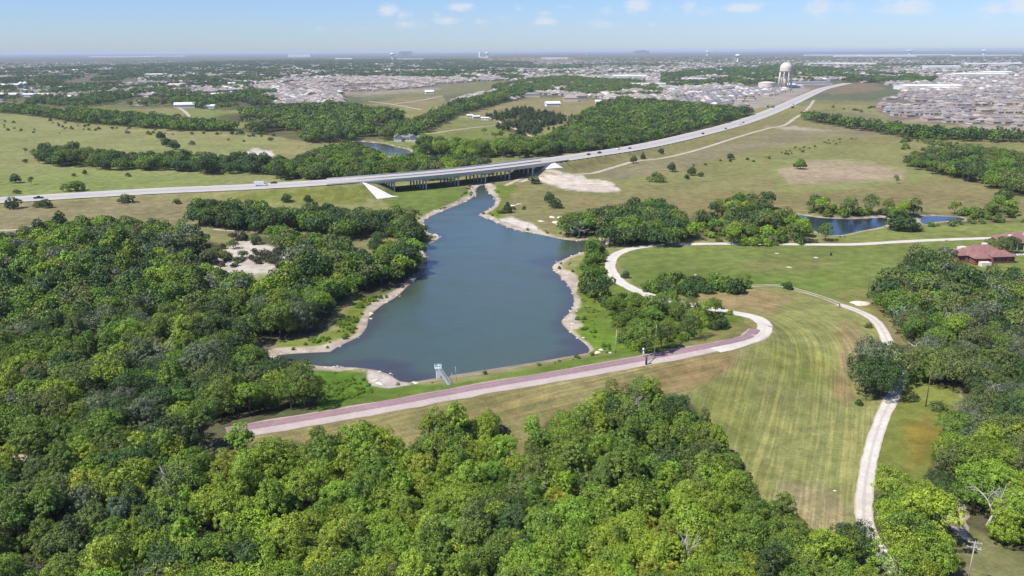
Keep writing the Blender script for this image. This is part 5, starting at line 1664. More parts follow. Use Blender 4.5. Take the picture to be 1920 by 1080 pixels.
LT = [
    (30, 343, 'round', 7.5, DARK, 1.0, 'dark round tree alone on the pasture beyond the highway, above the parked bushes', 'T'),
    (59, 346, 'broad', 6.5, OLIVE, .8, 'thin olive tree right of the dark round pasture tree', 'T'),
    (159, 327, 'round', 4.0, DARK, .9, 'small dark tree alone halfway along the pasture below the tree belt', 'T'),
    (139, 331, 'bushy', 3, OLIVE, .8, 'tiny olive bush left of the small dark pasture tree', 'B'),
    (241, 331, 'bushy', 3.5, MID, 1.2, 'low round bush on the pasture in front of the tree belt', 'B'),
    (139, 358, 'bushy', 7.5, MID, 1.5, 'broad green bush right behind the highway where the black pickup drives', 'B'),
    (32, 363, 'bushy', 3.2, OLIVE, 1.2, 'low olive bush behind the highway, nearest the photo edge', 'B'),
    (23, 391, 'bushy', 7.5, DARK, 1.2, 'rounded bush on the near highway verge, behind the black pickup', 'B'),
    (87, 390, 'bushy', 6.0, DARK, 1.1, 'dark bush on the near highway verge ahead of the black pickup', 'B'),
    (71, 389, 'bushy', 4.2, OLIVE, 1.2, 'yellowish bush touching the dark verge bush', 'B'),
    (237, 380, 'bushy', 6.0, OLIVE, 1.5, 'wide olive bush alone on the brown verge below the highway', 'B'),
    (332, 382, 'bushy', 3.6, OLIVE, 1.5, 'low yellowish bush on the verge before the wood begins', 'B'),
    (537, 379, 'round', 6.0, DARK, .9, 'dark bush standing free above the wood by the green verge', 'B'),
    (576, 378, 'bushy', 4.5, DARK, 1.1, 'small dark bush on the green verge nearest the bridge', 'B'),
    (48, 290, 'broad', 7.5, DARK, .8, 'dark tree standing alone before the start of the tree belt', 'T'),
    (48, 305, 'bushy', 3.5, DARK, 1, 'small dark bush below the lone tree at the belt start', 'B'),
    (302, 262, 'round', 10, DARK, .9, 'uppermost dark tree of the three on the pasture slope', 'T'),
    (313, 275, 'round', 10, DARK, .9, 'middle dark tree of the three on the pasture slope', 'T'),
    (328, 281, 'round', 10.5, DARK, .9, 'lowest dark tree of the three on the pasture slope', 'T'),
    (360, 272, 'bushy', 5, OLIVE, 1.2, 'olive bush right of the three pasture trees', 'B'),
    (578, 267, 'round', 7, DARK, .9, 'dark bush at the far end of the pasture by the creek wood', 'B'),
    (596, 262, 'round', 7.5, DARK, .8, 'dark round tree at the pasture end, right of its bush', 'T'),
    (435, 253, 'round', 5, DARK, .9, 'small dark bush in the scrub above the pasture, left one of two', 'B'),
    (453, 253, 'round', 6, DARK, .9, 'small dark bush in the scrub above the pasture, right one of two', 'B'),
    (140, 228, 'broad', 8, DARK, .8, 'dark tree just below the hedge row', 'T'),
    (1500, 317, 'round', 9.0, MID, 1.0, 'round green tree alone on the pinkish bare patch with cattle shade', 'T'),
    (1680, 344, 'broad', 6.8, MID, .75, 'small round tree alone right of the pinkish bare patch', 'T'),
    (1297, 329, 'round', 7, DARK, .8, 'largest of three bushes in the middle of the far pasture', 'B'),
    (1314, 331, 'bushy', 3.6, DARK, 1, 'right bush of the three in the middle of the far pasture', 'B'),
    (1288, 336, 'bushy', 4, DARK, 1, 'lowest bush of the three in the middle of the far pasture', 'B'),
    (1370, 299, 'round', 6, DARK, .9, 'dark bush on the faint fence line of the far pasture', 'B'),
    (1003, 345, 'bushy', 6.5, DARK, 1.2, 'dark rounded bush beside the pale bare ground by the bridge', 'B'),
    (1030, 380, 'round', 7.5, DARK, .8, 'left dark bush of the pair above the white beach', 'B'),
    (1041, 390, 'bushy', 6.5, DARK, 1.2, 'right dark bush of the pair above the white beach', 'B'),
    (952, 399, 'juniper', 7.5, JUN, 1.1, 'dark pointed juniper on the grassy point below the bridge', 'T'),
    (963, 393, 'bushy', 2.4, DARK, 1, 'tiny dark bush beside the juniper on the point', 'B'),
    (982, 393, 'bushy', 2.4, DARK, 1, 'tiny dark bush farther from the juniper on the point', 'B'),
    (940, 400, 'bushy', 3.0, MID, 1.6, 'low shrub along the water at the grassy point', 'B'),
    (1188, 306, 'round', 7, DARK, .8, 'dark bush on the dirt track beside a small cone shaped tree', 'B'),
    (1205, 298, 'juniper', 6.5, JUN, 1, 'small cone shaped tree beside the dirt track', 'T'),
    (1240, 289, 'round', 6, DARK, .9, 'dark round bush between highway and dirt track', 'B'),
    (1260, 322, 'round', 8, DARK, .8, 'dark round tree below the dirt track, farther one of two', 'T'),
    (1230, 341, 'bushy', 7.5, MID, 1.5, 'broad green bush below the dirt track, nearer one of two', 'B'),
    (960, 292, 'round', 8.5, DARK, .8, 'dark round tree alone on the meadow behind the bridge', 'T'),
    (987, 294, 'juniper', 6.0, DARK, 1.2, 'small pointed tree on the meadow behind the bridge', 'T'),
    (1880, 382, 'round', 10.5, DARK, .9, 'dark tree at the edge of the far pasture near the corner wood', 'T'),
    (1687, 430, 'juniper', 11.5, DARK, 2.1, 'broad dark cone shaped tree standing before the blue pond', 'T'),
    (1547, 452, 'broad', 10.0, MID, .9, 'round green tree at the end of the pond beside the white track', 'T'),
    (1477, 542, 'bushy', 3.2, DARK, 1.3, 'small dark bush at the wheel ruts above the mown field', 'B'),
    (1172, 521, 'bushy', 3.4, DARK, 1.0, 'small bush inside the bend of the white track', 'B'),
    (1870, 478, 'oak', 8.5, OLIVE, 1.05, 'spreading oak between the two red roofed houses', 'T'),
    (1889, 474, 'oak', 8.5, DARK, .9, 'darker oak close to the second red roofed house', 'T'),
    (1627, 614, 'bushy', 2.0, OLIVE, 1.2, 'tiny bush in the grass left of the gravel path bend', 'B'),
    (1610, 759, 'bushy', 1.6, DARK, 1.4, 'tiny dark bush at the foot of the clump on the gravel path', 'B'),
    (1758, 768, 'bushy', 2.6, OLIVE, 1.6, 'sprawling grey bush beside the dark utility pole', 'B'),
    (1622, 738, 'oak', 12.0, DARK, .9, 'dark oak of the clump on the gravel path, nearest the mown field', 'T'),
    (1652, 742, 'oak', 11.5, DARK, .9, 'lowest oak of the clump on the gravel path', 'T'),
    (1640, 708, 'oak', 12.5, GREY, .9, 'greyish oak at the top of the clump on the gravel path', 'T'),
    (1666, 715, 'oak', 12.0, OLIVE, .95, 'oak of the clump leaning over the gravel path', 'T'),
    (1750, 722, 'broad', 9.5, BRIGHT, .9, 'bright green tree before the white dead tree', 'T'),
    (1722, 714, 'bushy', 6, MID, 1.1, 'green bush between path clump and bright green tree', 'B'),
    (1690, 988, 'oak', 8.5, MID, .95, 'dense green oak beside the end of the gravel path', 'T'),
    (1598, 1062, 'oak', 9.5, DARK, .75, 'dark oak before the end of the gravel path', 'T'),
    (1762, 940, 'oak', 7.5, DARK, .85, 'dark oak at the mouth of the pale gate track', 'T'),
    (1660, 552 + 14, 'oak', 7.0, DARK, .8, 'round dark tree at the corner of the house wood by the utility pole', 'T'),
    (1205, 662, 'broad', 11.5, MID, 1.05, 'tall green tree between the two bare poles at the dam', 'T'),
    (1240, 655, 'broad', 9.5, OLIVE, .9, 'greyish tree at the red road behind the gate', 'T'),
    (1340, 590, 'broad', 7.0, MID, .8, 'pointed green tree sticking up in the scrub by the hairpin', 'T'),
    (1410, 404, 'tall', 13.0, OLIVE, 1.0, 'tall feathery tree rising over the thicket by the pond', 'T'),
    (1442, 410, 'tall', 12.0, OLIVE, 1.0, 'second tall feathery tree at the pond, nearer the water', 'T'),
    (1110, 480, 'broad', 9.0, BRIGHT, .95, 'bright green tree at the lake inlet before the white track', 'T'),
    (1112, 530, 'broad', 8.5, MID, 1.0, 'green tree at the track bend above the sandy spit', 'T'),
    (855, 282, 'broad', 9.0, LIME, 1.1, 'bright tree behind the bridge next to the tan house', 'T'),
    (795, 284, 'broad', 12.0, BRIGHT, 1.0, 'bright willow beside the pond with the grey roofed house', 'T'),
    (1715, 560, 'oak', 9.0, OLIVE, 1.0, 'olive oak at the front of the house wood, beside the pole', 'T'),
]
for k, (px, py, kind, hg, tint, wd, lab, tb) in enumerate(LT):
    nm = 'juniper_tree' if kind == 'juniper' else ('field_tree' if tb == 'T' else 'bush')
    field_tree(nm, 'tree' if tb == 'T' else 'bush', lab, px, py, kind, hg, tint, wd, 'solitary trees of the fields' if tb == 'T' else 'bushes scattered over the grass')


def bare_tree(label, px, py, hgt, seed, lean=(0, 0), spread=1.0, leafy=False):
    rng = np.random.default_rng(seed)
    p = ground([px], [py])[0]
    r = thing('bare_tree', label, 'tree', p, 0, 'leafless trees')
    tr_, br_ = MB(), MB()

    def grow(mb, a, d, L, rad, depth):
        b = a + d * L
        mb.tube(a, b, rad, rad * 0.68, 6 if depth < 2 else 4, False)
        if depth >= 5:
            return
        for k in range(2 if depth > 0 else 4):
            nd = d + rng.normal(size=3) * np.array((0.55, 0.55, 0.28)) * spread
            nd /= np.linalg.norm(nd)
            grow(br_, b, nd, L * rng.uniform(0.62, 0.88), rad * 0.62, depth + 1)
        if depth < 3:
            nd = d + rng.normal(size=3) * 0.3
            grow(br_, a + d * L * 0.6, nd / np.linalg.norm(nd), L * 0.7, rad * 0.5, depth + 2)
    d0 = np.array((lean[0], lean[1], 1.0))
    d0 /= np.linalg.norm(d0)
    grow(tr_, np.array((0, 0, -0.3)), d0, hgt * 0.3, hgt * 0.028, 0)
    tr_.build('trunk', M['dead'], r)
    br_.build('branch', M['dead'], r)
    return r


bare_tree('white dead tree standing before the house wood, behind the bright green tree', 1722, 680, 10.5, 1, (0.1, 0), 1.1)
bare_tree('big white dead tree sprawling beside the pale gate track', 1850, 985, 12.0, 2, (0.25, -0.1), 1.25)
bare_tree('thin pale dead tree in the house wood above the bright trees', 1852, 770, 10, 3, (0, 0), 0.8)
bare_tree('white dead trunk rising from the spur of wood under the dam slope', 1192, 812, 11, 4, (0, 0), 0.6)
bare_tree('grey leafless tree in the lake wood, far from the water', 134, 590, 12, 5)
bare_tree('grey leafless tree in the lake wood below the white clearing', 415, 556, 12, 6)
bare_tree('grey leafless tree in the lake wood beside the lime green trees', 268, 570, 12.5, 7)
bare_tree('silvery leafless tree at the lake before the dark oaks', 1086, 446, 11.5, 8, (0, 0), 1.0)
bare_tree('silvery leafless tree close to the rocks at the lake', 1072, 444, 9.5, 9, (-0.2, 0), 1.1)
bare_tree('bleached dead tree in the low wood near the photo bottom', 1270, 1085, 12, 10, (0.1, 0), 0.8)
for k, (px_, py_, lb_) in enumerate(((300, 700, 'leafless grey tree deep in the lake wood above the white wood track'), (95, 740, 'leafless grey tree in the lake wood close to the photo edge'), (225, 520, 'leafless tree in the upper lake wood'), (690, 905, 'bare limbed tree in the low wood below the dam tip'),
                                    (1010, 960, 'bare limbed tree in the low wood under the gate post'), (330, 960, 'bare limbed tree in the low wood towards the wood track'), (840, 1050, 'bare limbed tree in the nearest wood row'), (1790, 640, 'leafless tree in the house wood below the red roofed house'))):
    bare_tree(lb_, px_, py_, 11.5, 30 + k, (0, 0), 0.9)
bare_tree('pale leafless tree in the house wood over the grass bay', 1842, 720, 9, 11, (0, 0), 1.0)


# ------------------------------------------------------------------ the red roofed houses and the farms
def house(name, label, px, py, secs, wallm, roofm, rz, group=None, cat='house', extras=None):
    """SECS: (cx, cy, length, width, eaves height, ridge rise, turn, gable)"""
    p = ground([px], [py])[0]
    r = thing(name, label, cat, p, rz, group)
    for (cx, cy_, L, Wd, eh, rh, tr_, gb) in secs:
        MB().box((cx, cy_, eh / 2 - 0.3), (L, Wd, eh + 0.6), tr_).build('wall', wallm, r)
        MB().hip((cx, cy_, eh + 0.12), L, Wd, rh, tr_, 0.7, gb).build('roof', roofm, r)
        co, si = math.cos(tr_), math.sin(tr_)
        for s_ in (-1, 1):
            for k in range(max(1, int(L / 4.5))):
                u = (k + 0.5) / max(1, int(L / 4.5)) * L - L / 2
                wx_, wy_ = u, s_ * (Wd / 2 + 0.02)
                f_ = MB().box((cx + wx_ * co - wy_ * si, cy_ + wx_ * si + wy_ * co, eh * 0.52), (1.6, 0.12, 1.3), tr_).build('window_frame', M['trimwhite'], r)
                wy2 = s_ * (Wd / 2 + 0.06)
                MB().box((cx + wx_ * co - wy2 * si, cy_ + wx_ * si + wy2 * co, eh * 0.52), (1.36, 0.12, 1.06), tr_).build('pane', M['darkglass'], f_)
    if extras:
        extras(r)
    return r


def big_extras(r):
    for (x, y, z, L, Wd, rz_) in ((-8.0, 3.2, 5.2, 3.8, 2.6, 0.2), (4.2, 5.0, 6.4, 2.2, 2.4, -0.3)):
        MB().box((x, y, z), (L, Wd, 1.5), rz_).build('dormer', M['trimwhite'], r)
    MB().hip((-4.2, -3.4, 5.2), 2.2, 1.6, 0.8, math.pi / 2, 0.2, 1.0).build('roof_vent', M['redroof'], r)
    MB().box((-5.4, -12.4, 1.0), (4.6, 3.0, 2.0), 0.0).build('porch_wall', M['trimwhite'], r)
    for s_ in (-7.6, -3.2):
        MB().tube((s_, -10.4, -0.2), (s_, -10.4, 3.0), 0.16, 0.14, 8).build('porch_column', M['trimwhite'], r)


house('red_roofed_house', 'large brick house with a many sided dusty red roof at the edge of the wood', 1838, 487,
      [(0, 1, 20, 13, 3.6, 3.6, 0.0, 0), (-5.4, -6.4, 8.5, 7.5, 3.3, 2.6, math.pi / 2, 0), (6.5, -4.4, 11, 7, 3.3, 2.4, 0.05, 0), (-9.6, 0.4, 8, 9, 3.3, 2.4, 0.0, 0)], M['redbrick'], M['redroof'], 0.06, extras=big_extras)


def second_extras(r):
    MB().box((0, -8.1, 1.5), (17, 0.12, 2.4)).build('veranda_glass', M['darkglass'], r)
    for k in range(6):
        MB().tube((-8.3 + k * 3.3, -9.2, -0.2), (-8.3 + k * 3.3, -9.2, 3.05), 0.14, 0.13, 8).build('veranda_column', M['trimwhite'], r)
    MB().box((2.5, -2.5, 6.4), (4.5, 0.12, 3.0), 0).build('skylight', M['trimwhite'], r)
    MB().box((-5.2, -2.0, 6.0), (2.2, 2.0, 1.0), 0.3).build('dormer', M['trimwhite'], r)


house('veranda_house', 'red roofed house with a glazed veranda behind the spreading oak', 1908, 462, [(0, 0, 20, 15.5, 3.5, 4.2, 0.0, 0)], M['redbrick'], M['redroof'], -0.05, extras=second_extras)
dv = at_z(np.array([1880, 1905, 1960, 2010]), np.array([481, 477, 476, 478]), 0.8)
ribbon('driveway', catmull(list(dv), 3), 4.2, M['gravel'], 0.1)

tint_roof = {}


def rm(name, col):
    if name not in tint_roof:
        tint_roof[name] = worn(name, col, 0.1, 0.5)
    return tint_roof[name]


GREYR, TANR, BLUER, WHITER, BRNR = rm('grey_shingle', (0.2, 0.19, 0.185)), rm('tan_shingle', (0.3, 0.25, 0.21)), rm('blue_metal_roof', (0.28, 0.31, 0.45)), rm('white_metal_roof', (0.6, 0.6, 0.59)), rm('brown_shingle', (0.2, 0.15, 0.13))
WCREAM, WWHITE, WTAN = worn('cream_siding', (0.5, 0.45, 0.37), 0.06, 0.5), worn('white_siding', (0.62, 0.61, 0.58), 0.06, 0.5), worn('tan_stone', (0.38, 0.32, 0.24), 0.1, 0.6)
house('grey_roofed_house', 'grey roofed white house between the small pond and the tree belt', 762, 264, [(0, 0, 18, 12, 4.2, 4.2, 0.15, 0), (-9, -5, 11, 8, 5, 3.6, 1.72, 1), (8, -4.5, 10, 8, 4.4, 3.4, 1.72, 1), (15, 4, 10, 8, 3.5, 2.8, 0.15, 0)], WWHITE, GREYR, 0.0)
house('tan_house', 'tan stone house in the trees right behind the bridge', 822, 291, [(0, 0, 19, 14, 4.5, 4.2, 0.1, 0), (-7, -7, 8, 7, 3.4, 2.4, 0.1, 0)], WTAN, TANR, 0.0)
house('pondside_house', 'cream house with a pinkish roof above the small pond', 694, 246, [(0, 0, 24, 12, 4, 3.4, 0.1, 0)], WCREAM, TANR, 0.0)
house('blue_barn', 'blue metal roofed barn in the valley wood', 667, 221, [(0, 0, 34, 20, 5, 4.5, -0.1, 1)], WWHITE, BLUER, 0.0, cat='barn')
for (px, py, L, Wd, eh, rh, tr_, rf, lab) in [
        (1036, 199, 26, 16, 5, 4, .2, WHITER, 'white metal barn in the juniper grove'), (1070, 190, 28, 18, 7, 6, 0, TANR, 'large pale house left of the farmyard on the far meadow'), (1088, 188, 22, 18, 9, 6, .3, TANR, 'tall pale house on the far meadow'),
        (1124, 194, 16, 10, 4, 3, 0, WHITER, 'small white shed at the edge of the far meadow'), (998, 182, 34, 18, 6, 4, 0, GREYR, 'greenish grey shed on the far meadow'), (347, 202, 36, 18, 6, 4, .25, WHITER, 'white roofed barn at the end of the pale farm drive'),
        (395, 203, 18, 12, 4, 3, 0, WHITER, 'small white house beside the farm drive'), (160, 192, 34, 18, 5, 3, 0, WHITER, 'white shed row behind the green farm field, nearest the trees'), (185, 190, 30, 16, 5, 3, .1, GREYR, 'grey shed beside the white shed row'),
        (265, 198, 20, 14, 6, 5, 0, TANR, 'cream house above the hedge row'), (331, 163, 40, 22, 7, 3, 0, WHITER, 'white barn alone on the far farm meadow'), (70, 181, 60, 16, 5, 2.5, 0, WHITER, 'long white farm shed towards the silos'),
        (15, 181, 46, 18, 5, 3, 0, WHITER, 'white farm building at the photo edge'), (20, 164, 60, 30, 8, 3, 0, WHITER, 'wide white store behind the farm silos'), (60, 146, 60, 22, 7, 3, 0, WHITER, 'far white farm shed beyond the bare field'),
        (150, 134, 70, 30, 8, 3, 0, WHITER, 'white shed far beyond the farms'), (280, 142, 120, 24, 6, 3, 0, WHITER, 'long white far shed in front of the suburb'), (805, 176, 20, 14, 5, 4, .2, WHITER, 'white farmhouse at the end of the dirt lane'),
        (881, 220, 9, 5, 3, 1.4, 0, WHITER, 'white trailer on the lane by the tree belt'), (893, 222, 10, 5, 3, 1.4, .2, WHITER, 'second white trailer on the lane'), (910, 225, 11, 6, 3, 1.4, -.2, WHITER, 'third trailer, last in the lane row'),
        (492, 170, 18, 14, 7, 4, 0, TANR, 'pale house alone beyond the valley wood'), (968, 182, 14, 10, 6, 4, 0, TANR, 'small tower like house by the far lane'), (878, 143, 24, 14, 4, 3, 0, GREYR, 'long grey house before the suburb')]:
    house('farm_building', lab, px, py, [(0, 0, L, Wd, eh, rh, tr_, 0 if rf in (TANR, GREYR) else 1)], WWHITE if rf is WHITER else WCREAM, rf, 0.0, 'farm buildings along the valley', 'farm building' if rf is WHITER else 'house')
fr = np.random.default_rng(64)
for k in range(34):
    fx, fy = fr.uniform(0, 490), fr.uniform(158, 188)
    wht = fr.random() < 0.7
    house('farm_building', ('white' if wht else 'tan') + (' long' if k % 3 == 0 else ' small') + ' farm building among trees ' + ('left of the farm silos row end' if False else 'near the silos' if fx < 130 else 'behind the farm fields' if fx < 330 else 'before the suburb') + (', nearer' if fy > 174 else ', farther off'), fx, fy,
          [(0, 0, 34 if k % 3 == 0 else 16, 12, 4.2, 3, fr.uniform(-.5, .5), 1 if wht else 0)], WWHITE if wht else WCREAM, WHITER if wht else TANR, 0.0, 'farm buildings along the valley', 'farm building')
for px, lab in ((40, 'left one of the pair of farm silos'), (48, 'right one of the pair of farm silos')):
    p = ground([px], [163])[0]
    s_ = thing('farm_silo', lab, 'silo', p, 0, 'farm silos')
    MB().lathe([(7, -0.5), (7, 11)], (0, 0, 0), 16).build('shell', M['sheetmetal'], s_, True)
    MB().lathe([(7.2, 11), (3, 14.5), (0.0, 16)], (0, 0, 0), 16).build('roof', M['sheetmetal'], s_, True)

# ------------------------------------------------------------------ subdivisions
HOUSE_W, HOUSE_R = [], []
for (L, Wd, rh) in ((15, 12, 3.6), (17, 11, 3.3), (14, 13, 4.2), (18, 13, 4.0)):
    mw_ = MB().box((0, 0, 1.5), (L, Wd, 3.6))
    mw_.box((L * 0.28, -Wd * 0.62, 1.4), (6, 4, 3.4))
    HOUSE_W.append(mw_.mesh('wall', M['wall']))
    mr_ = MB().hip((0, 0, 3.32), L, Wd, rh, 0, 0.6)
    mr_.hip((L * 0.28, -Wd * 0.5, 3.25), 8, 6, rh * 0.66, math.pi / 2, 0.4)
    HOUSE_R.append(mr_.mesh('roof', M['roof']))
HOUSE_FAR = []
for (L, Wd, rh) in ((15, 12, 3.6), (17, 11, 3.3), (19, 13, 4.0)):
    a_ = MB().box((0, 0, 1.5), (L, Wd, 3.6))
    b_ = MB().hip((0, 0, 3.32), L, Wd, rh, 0, 0.6)
    nv = len(a_.v)
    HOUSE_FAR.append(np_mesh('house_far', a_.v + b_.v, a_.f + [tuple(nv + i for i in q) for q in b_.f], [M['wall'], M['roof']], matidx=[0] * len(a_.f) + [1] * len(b_.f)))

RB, RT, RG, RW = (0.22, 0.195, 0.18), (0.32, 0.28, 0.245), (0.175, 0.175, 0.18), (0.5, 0.48, 0.46)
SUBS = {
    'meadow_town': ([(508, 158), (560, 150), (660, 143), (760, 138), (868, 140), (872, 152), (800, 164), (720, 170), (620, 172), (545, 168)], 0.35, 21, 30, [(RB, 3), (RT, 4)], 'tan roofed subdivision beyond the valley wood'),
    'tower_town': ([(1250, 180), (1300, 172), (1400, 166), (1495, 166), (1520, 168), (1475, 190), (1405, 204), (1350, 200), (1260, 190)], -0.5, 19, 28, [(RG, 3), (RW, .8), (RT, 1)], 'new pale subdivision below the water tower'),
    'belt_town': ([(1655, 188), (1700, 176), (1800, 172), (1950, 168), (1950, 240), (1840, 234), (1745, 228), (1680, 218), (1650, 204)], 0.22, 17, 34, [(RB, 4), (RT, 2), (RG, 2)], 'brown roofed subdivision behind the road belt'),
}
allh = []
for wi, (nm, (poly, ang, sx_, sy_, tints, txt)) in enumerate(SUBS.items()):
    rng = np.random.default_rng(300 + wi)
    pa = np.array(poly, float)
    w_ = at_z(pa[:, 0], pa[:, 1], 1.0)
    c0 = w_[:, :2].mean(0)
    R = np.linalg.norm(w_[:, :2] - c0, axis=1).max() + 60
    co, si = math.cos(ang), math.sin(ang)
    nu = int(R / sx_) + 1
    nv = int(R / sy_) + 1
    A_, B_ = np.meshgrid(np.arange(-nu, nu + 1), np.arange(-nv, nv + 1))
    A_, B_ = A_.ravel(), B_.ravel()
    keep_ = A_ % 9 != 4
    A_, B_ = A_[keep_], B_[keep_]
    U_ = A_ * sx_ + rng.normal(size=len(A_)) * 1.2
    V_ = B_ * sy_ + np.where(B_ % 2, 2.8, -2.8) + rng.normal(size=len(A_))
    X_, Y_ = c0[0] + U_ * co - V_ * si, c0[1] + U_ * si + V_ * co
    Z_ = height(X_, Y_)
    PX_, PY_ = project(X_, Y_, Z_)
    ok_ = in_poly(PX_, PY_, pa) & (rng.random(len(A_)) > 0.06) & (fbm(X_ / 150, Y_ / 150, 5) > 0.3) & (seg_dist(X_, Y_, hw_w)[0] > 60)
    tn, tw = [q[0] for q in tints], np.array([q[1] for q in tints], float)
    for i in np.nonzero(ok_)[0]:
        ti = rng.choice(len(tn), p=tw / tw.sum())
        allh.append((math.hypot(X_[i], Y_[i]), X_[i], Y_[i], Z_[i], ang + (math.pi if B_[i] % 2 else 0) + rng.normal() * 0.03, int(rng.integers(4)), np.array(tn[ti]) * rng.uniform(0.8, 1.2), nm, txt, tn[ti], PX_[i], PY_[i]))
allh.sort(key=lambda q: q[0])
inview = [q for q in allh if -10 < q[10] < 1930]
chosen, rest_h = inview[:235], inview[235:]
RNAME = {RB: 'brown', RT: 'tan', RG: 'grey', RW: 'white'}
SGRP = {'meadow_town': 'houses of the tan roofed subdivision', 'tower_town': 'houses of the subdivision below the water tower', 'belt_town': 'houses of the subdivision behind the road belt'}


def hspot(nm, px, py):
    if nm == 'belt_town':
        return 'behind the road belt, ' + ('next to the trees' if py > 224 else 'by the pale cross street' if py > 205 else 'near the long hall') + (', field end' if px < 1745 else ', outer end' if px > 1840 else ', middle')
    if nm == 'tower_town':
        return 'below the water tower, ' + ('along the big wood' if py > 194 else 'in the middle rows' if py > 180 else 'in the rear rows') + (' by the highway' if px > 1430 else ' at the far end' if px < 1330 else ' midway')
    return 'beyond the valley wood, ' + ('front rows' if py > 160 else 'back rows') + (', farm end' if px < 620 else ', lane end' if px > 760 else ', middle')


for (d, x, y, z, rz_, k, tint, nm, txt, tn, px, py) in chosen:
    r = thing('suburban_house', f'{"light " if tint[0] / tn[0] > 1.07 else "dark " if tint[0] / tn[0] < 0.93 else ""}{RNAME[tn]} roofed house {hspot(nm, px, py)}', 'house', (x, y, z), rz_, SGRP[nm])
    r.scale = (0.86, 0.86, 0.8)
    w__ = link('wall', HOUSE_W[k], r)
    q = link('roof', HOUSE_R[k], r)
    q['tint'] = [float(c) for c in tint]
# everything farther: houses, groves and street trees of the plain
rng = np.random.default_rng(55)
hr = [(q[1], q[2], q[3], q[4], 0.85, int(q[5]) % 3, *q[6]) for q in rest_h]
gr = []
n_ = 42000
d_ = 1.0 / rng.uniform(1 / 11000.0, 1 / 1750.0, n_)
a_ = rng.uniform(-0.58, 0.58, n_)
X, Y = d_ * np.sin(a_), d_ * np.cos(a_)
Z = height(X, Y)
px, py = project(X, Y, Z)
OPEN = [SUBS[k][0] for k in SUBS] + [[(640, 168), (760, 160), (960, 150), (960, 166), (880, 182), (830, 196), (700, 206), (640, 196)], [(880, 216), (1000, 176), (1140, 184), (1130, 210), (1040, 250), (900, 262)], [(780, 260), (900, 214), (960, 232), (1000, 262), (880, 268)],
        [(0, 180), (200, 186), (420, 172), (500, 172), (440, 232), (300, 225), (0, 205)], [(-20, 200), (140, 214), (560, 262), (600, 300), (300, 380), (-20, 400)], [(1000, 320), (1480, 205), (1560, 160), (1700, 160), (1660, 236), (1940, 270), (1940, 460), (1000, 460)], [(1540, 158), (1660, 154), (1680, 175), (1560, 182)], [(1380, 158), (1500, 152), (1620, 150), (1620, 180), (1420, 180)], [(0, 146), (250, 138), (260, 156), (0, 172)]]
free = np.ones(n_, bool)
for pl_ in OPEN:
    free &= ~in_poly(px, py, pl_)
dn = fbm(X / 900, Y / 900, 91)
dn2 = fbm(X / 260, Y / 420, 92)
dl = seg_dist(X, Y, hw_w)[0] > 50
isub = dn > np.where(px < 1000, 0.3, 0.4)
for i in np.nonzero(free & dl)[0]:
    if isub[i] and rng.random() < (0.66 if d_[i] < 7500 else 0.36):
        tt = np.array([RB, RT, RG, RW][rng.choice(4, p=[.36, .32, .24, .08])]) * rng.uniform(0.85, 1.15)
        hr.append((X[i], Y[i], Z[i], (rng.integers(2) * 1.57 + 0.3), rng.uniform(0.9, 1.25), int(rng.integers(3)), *tt))
    elif dn2[i] > (0.45 if isub[i] else 0.44):
        tt = np.array([MID, DARK, OLIVE][rng.integers(3)]) * rng.uniform(0.7, 1.0)
        gr.append((X[i], Y[i], Z[i], rng.uniform(-0.5, 0.5) + (1.57 if rng.random() < 0.2 else 0), rng.uniform(0.55, 1.25) * (1.0 if d_[i] > 3500 else 0.7), int(rng.integers(len(GROVES))), *tt))
for q in allh:
    if q[0] < 4000 and rng.random() < (0.55 if q[7] != 'tower_town' else 0.2):
        tt = np.array([MID, DARK, OLIVE][rng.integers(3)]) * rng.uniform(0.7, 1.0)
        gr.append((q[1] + rng.uniform(9, 14), q[2] + rng.uniform(-14, 14), q[3], rng.uniform(0, 6.28), rng.uniform(0.22, 0.42), int(rng.integers(len(GROVES))), *tt))
hr, gr = np.array(hr), np.array(gr)
gn_instances('distant_houses', hr[:, :3], hr[:, 3], hr[:, 4], hr[:, 5].astype(int), hr[:, 6:9], HOUSE_FAR, 'sea of small roofs spread over the plain to the horizon', 'suburb')
gn_instances('distant_trees', gr[:, :3], gr[:, 3], gr[:, 4], gr[:, 5].astype(int), gr[:, 6:9], GROVES, 'dark groves and street trees spread over the plain to the horizon', 'woodland')

# ------------------------------------------------------------------ water tower, tank, halls and towers on the plain
tp = at_z([1471], [165.5], 1.2)[0]
tw_ = thing('water_tower', 'cream water tower with a domed tank on many legs beside the highway', 'water tower', tp)
TR, LH, TT = 15.5, 43.0, 66.0
MB().lathe([(0.0, LH - 3), (9, LH - 2.4), (TR - 0.6, LH), (TR, LH + 2), (TR, LH + 10), (TR * 0.97, LH + 13), (TR * 0.84, LH + 17.4), (TR * 0.6, LH + 20.6), (TR * 0.3, LH + 22.3), (0.0, LH + 23)], (0, 0, 0), 36).build('tank', M['tank'], tw_, True)
MB().lathe([(TR + 0.05, LH + 1.2), (TR + 1.6, LH + 1.2), (TR + 1.6, LH + 1.6), (TR + 0.05, LH + 1.6)], (0, 0, 0), 36).build('balcony', M['tank'], tw_)
MB().tube((0, 0, -1), (0, 0, LH - 2.4), 3.0, 3.0, 16).build('riser_pipe', M['tank'], tw_, True)
leg = None
